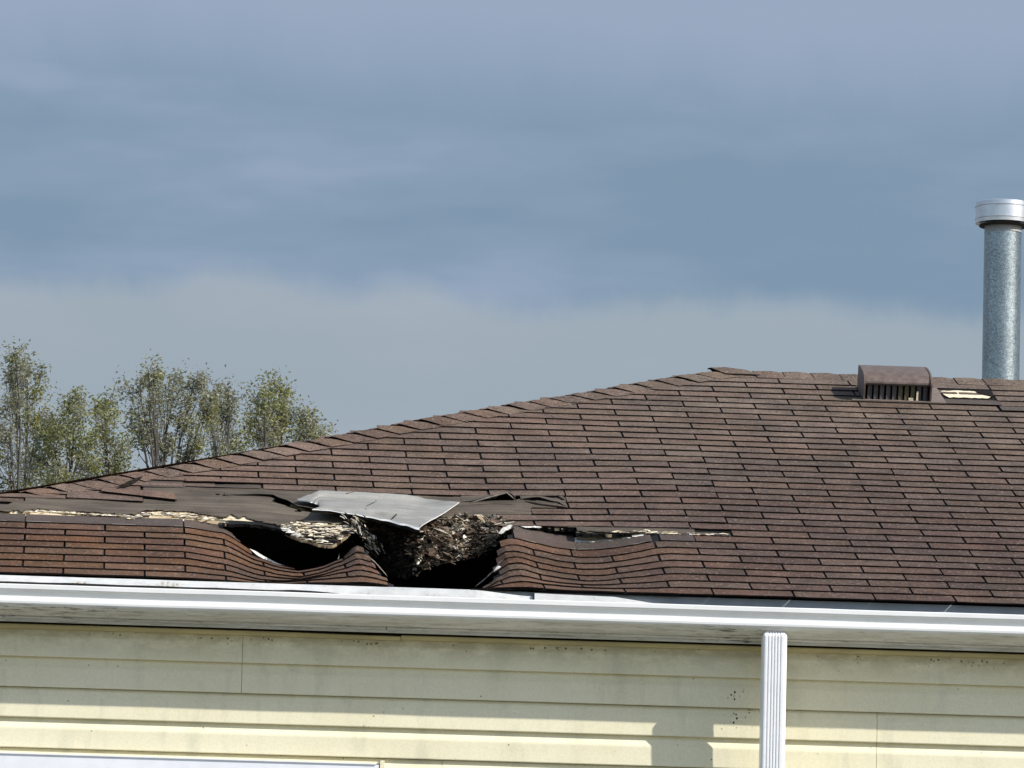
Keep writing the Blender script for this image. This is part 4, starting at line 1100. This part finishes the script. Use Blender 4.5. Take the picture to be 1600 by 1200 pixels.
# ------------------------------------------------------------------ flue pipe
def flue():
    Y = 5.75; pc = aty(1563.6, 588, Y); r = (aty(1593, 588, Y).x-aty(1534.5, 588, Y).x)/2
    zt = aty(1568, 355, Y).z; base = RID.z-(Y-RID.y)*tan(PR)
    o = empty('flue_pipe'); o.parent = house; o.matrix_parent_inverse = INV; o.matrix_basis = Matrix.Translation((pc.x, Y, base)); o['label'] = 'galvanised flue pipe with a flat drum cap'
    H = zt-base
    def ring(mb, prof, n=48):
        mb.sweep(lambda k: [(rr*cos(2*pi*k/n), rr*sin(2*pi*k/n), zz) for rr, zz in prof], range(n+1))
    mb = MB(); ring(mb, [(r, -.1), (r, H-.030), (r+.001, H-.030), (r+.0015, H-.026), (0.02, H-.024)]); q = mb.build('pipe', M_GALV, o, smooth=True); q.modifiers.new('es', 'EDGE_SPLIT'); recalc(q)
    mb = MB(); ring(mb, [(r-.001, H-.034), (r-.001, H+.010), (r*.9, H+.02)]); q = mb.build('collar', M_COLLAR, o, smooth=True); recalc(q)
    R2 = r*1.48; b0 = H+.004
    mb = MB(); ring(mb, [(r*.8, b0-.003), (R2*.86, b0-.003), (R2*.87, b0), (R2*.86, b0+.004), (r*.8, b0+.006)]); q = mb.build('baffle', M_VDARK, o); recalc(q)
    mb = MB(); z0 = b0+.010
    ring(mb, [(r*.7, z0+.012), (R2-.004, z0), (R2, z0), (R2+.001, z0+.016), (R2+.003, z0+.018), (R2+.003, z0+.021), (R2, z0+.023), (R2, z0+.072), (R2+.003, z0+.074), (R2+.003, z0+.077), (R2, z0+.079), (R2-.001, z0+.094), (R2-.006, z0+.097), (.01, z0+.104)])
    q = mb.build('cap', M_CAPM, o, smooth=True); md = q.modifiers.new('es', 'EDGE_SPLIT'); md.split_angle = radians(35); recalc(q)
flue()

# ------------------------------------------------------------------ trees far behind
def leafcard(mb, p, sz, R, m=0, r=0.0):
    a = R @ Vector((sz, 0, 0)); b = R @ Vector((0, sz*.5, 0)); c = R @ Vector((0, 0, sz*.12))
    mb.face([mb.vert(p-a*.5), mb.vert(p+b*.5+c), mb.vert(p+a*.6), mb.vert(p-b*.5+c)], m, r)
def tree(xc, ytop, hw, Y, label, lobes, seed, dens=1.0, stems=3, green=.3, leaf=.058, ybase=775):
    """lobes: (x, y, half width px, half height px) of the foliage masses above the roof line"""
    rt = random.Random(seed); pxm = FPX/(Y-CAMP.y)
    base = aty(xc, 770, Y); base = Vector((base.x, Y, GZ))
    o = empty('tree', base); tag(o, label, 'tree', 'airy trees behind the roof')
    tb = MB(); lf = MB()
    def P(x, y, dy=0): return aty(x, y, Y+dy) - base
    root = Vector((0, 0, 0)); fork = P(xc+rt.uniform(-4, 4), 1500)
    tube(tb, [root, root.lerp(fork, .5)+Vector((.1, .05, 0)), fork], [.20, .16, .13], 9)
    ends = []
    for li, (x, y, a, b) in enumerate(lobes):
        dy = rt.uniform(-.8, .8); c = P(x, y, dy); low = P(lerp(xc, x, .30)+rt.uniform(-8, 8), max(y+b, 760)+30, dy)
        path = [fork, fork.lerp(low, .55)+Vector((rt.uniform(-.1, .1), 0, 0)), low, low.lerp(c, .5)+Vector((rt.uniform(-.05, .05)-(c.x-low.x)*.12, 0, 0)), c+Vector((rt.uniform(-.05, .05), 0, b/pxm*.5))]
        tube(tb, path, [.06, .045, .024, .015, .005], 5)
        A_, B_ = 1.12*a/pxm, 1.06*b/pxm
        nb = int(9+A_*B_*55)
        for k in range(nb):
            q = rt.random(); st_ = low.lerp(c+Vector((0, 0, B_*.6)), .15+.85*q)
            th = rt.uniform(0, 2*pi); rr = rt.random()**.6
            tip = c + Vector((A_*rr*cos(th), A_*rr*sin(th)*.9, B_*rt.uniform(-1, 1)))
            e = ((tip.x-c.x)/A_)**2+((tip.z-c.z)/B_)**2
            if e > 1: tip = c + (tip-c)*(1/sqrt(e))*rt.uniform(.9, 1.08)
            if tip.z < st_.z: st_.z = lerp(st_.z, tip.z-.15*B_, .9)
            md = st_.lerp(tip, .5)+Vector((rt.uniform(-.05, .05), rt.uniform(-.05, .05), -.04))
            tube(tb, [st_, md, tip], [.010, .006, .003], 4)
            nl = int(dens*rt.uniform(26, 118)); cl = rt.uniform(.04, .12); g = rt.random() < green + .35*((c.z+B_*.1-tip.z)/B_)
            tone = rt.random()
            for _ in range(nl):
                t = rt.uniform(.35, 1.12); pp = md.lerp(tip, t) + Vector([cl*max(-1.7, min(1.7, rt.gauss(0, 1))) for _q in range(3)])
                R = Matrix.Rotation(rt.uniform(0, 2*pi), 3, 'Z') @ Matrix.Rotation(rt.uniform(-1.2, 1.2), 3, 'X') @ Matrix.Rotation(rt.uniform(-1, 1.4), 3, 'Y')
                leafcard(lf, pp, leaf*rt.uniform(.55, 1.25), R, 1 if g else 0, min(1, max(0, tone*.6+rt.random()*.4)))
    # lower crown, hidden behind the house
    for k in range(260):
        th = rt.uniform(0, 2*pi); h = rt.uniform(.55, .93); c = Vector((cos(th)*rt.uniform(.1, .9), sin(th)*.9*rt.random(), h*(-GZ + P(xc, 770).z+GZ)))
        for _ in range(14):
            R = Matrix.Rotation(rt.uniform(0, 2*pi), 3, 'Z') @ Matrix.Rotation(rt.uniform(-1.2, 1.2), 3, 'X')
            leafcard(lf, c+Vector((rt.gauss(0, .14), rt.gauss(0, .14), rt.gauss(0, .16))), leaf*1.5, R, 0, rt.random())
    tb.build('trunk', M_BARK, o); lf.build('crown', [M_LEAF, M_LEAF2], o, attr=True)
TY = 92
tree(30, 545, 50, TY, 'tallest airy tree at the far left edge of the photo', [(18, 592, 30, 36), (45, 600, 26, 30), (26, 560, 18, 16), (10, 650, 34, 40), (60, 655, 30, 40), (5, 720, 40, 46), (48, 735, 36, 34)], 1, .85, green=.25)
tree(95, 610, 50, TY-3, 'twin tipped bushy green tree right of the tallest tree', [(118, 622, 13, 18), (112, 662, 30, 32), (85, 705, 36, 42), (130, 715, 34, 40), (100, 745, 44, 30), (75, 665, 20, 24)], 2, 1.05, green=.6)
tree(170, 615, 40, TY+2, 'narrow tree with yellowish leaves left of the wide forked tree', [(165, 630, 16, 18), (160, 668, 25, 34), (178, 712, 26, 40), (150, 738, 26, 26)], 3, .95, green=.45)
tree(255, 568, 70, TY, 'widest tree with dark forked stems and a rounded open top', [(240, 583, 18, 16), (215, 604, 24, 22), (265, 604, 28, 22), (302, 598, 20, 20), (230, 640, 34, 26), (285, 640, 32, 28), (215, 672, 22, 20), (300, 690, 24, 34), (252, 690, 20, 20), (325, 640, 10, 20)], 4, .8, green=.2)
tree(350, 594, 35, TY+3, 'slender tree between the wide forked tree and the end tree', [(352, 612, 16, 18), (346, 645, 24, 28), (362, 680, 26, 34), (335, 705, 24, 24), (325, 625, 12, 16)], 5, .95, green=.35)
tree(425, 590, 60, TY-2, 'rightmost tree, its leafy side branches dipping behind the hip', [(428, 602, 22, 14), (410, 622, 26, 20), (445, 628, 26, 22), (405, 655, 22, 22), (440, 662, 32, 24), (478, 672, 24, 16), (500, 682, 16, 10), (420, 690, 34, 16), (480, 655, 10, 10)], 6, .85, green=.4)

bpy.context.view_layer.update()
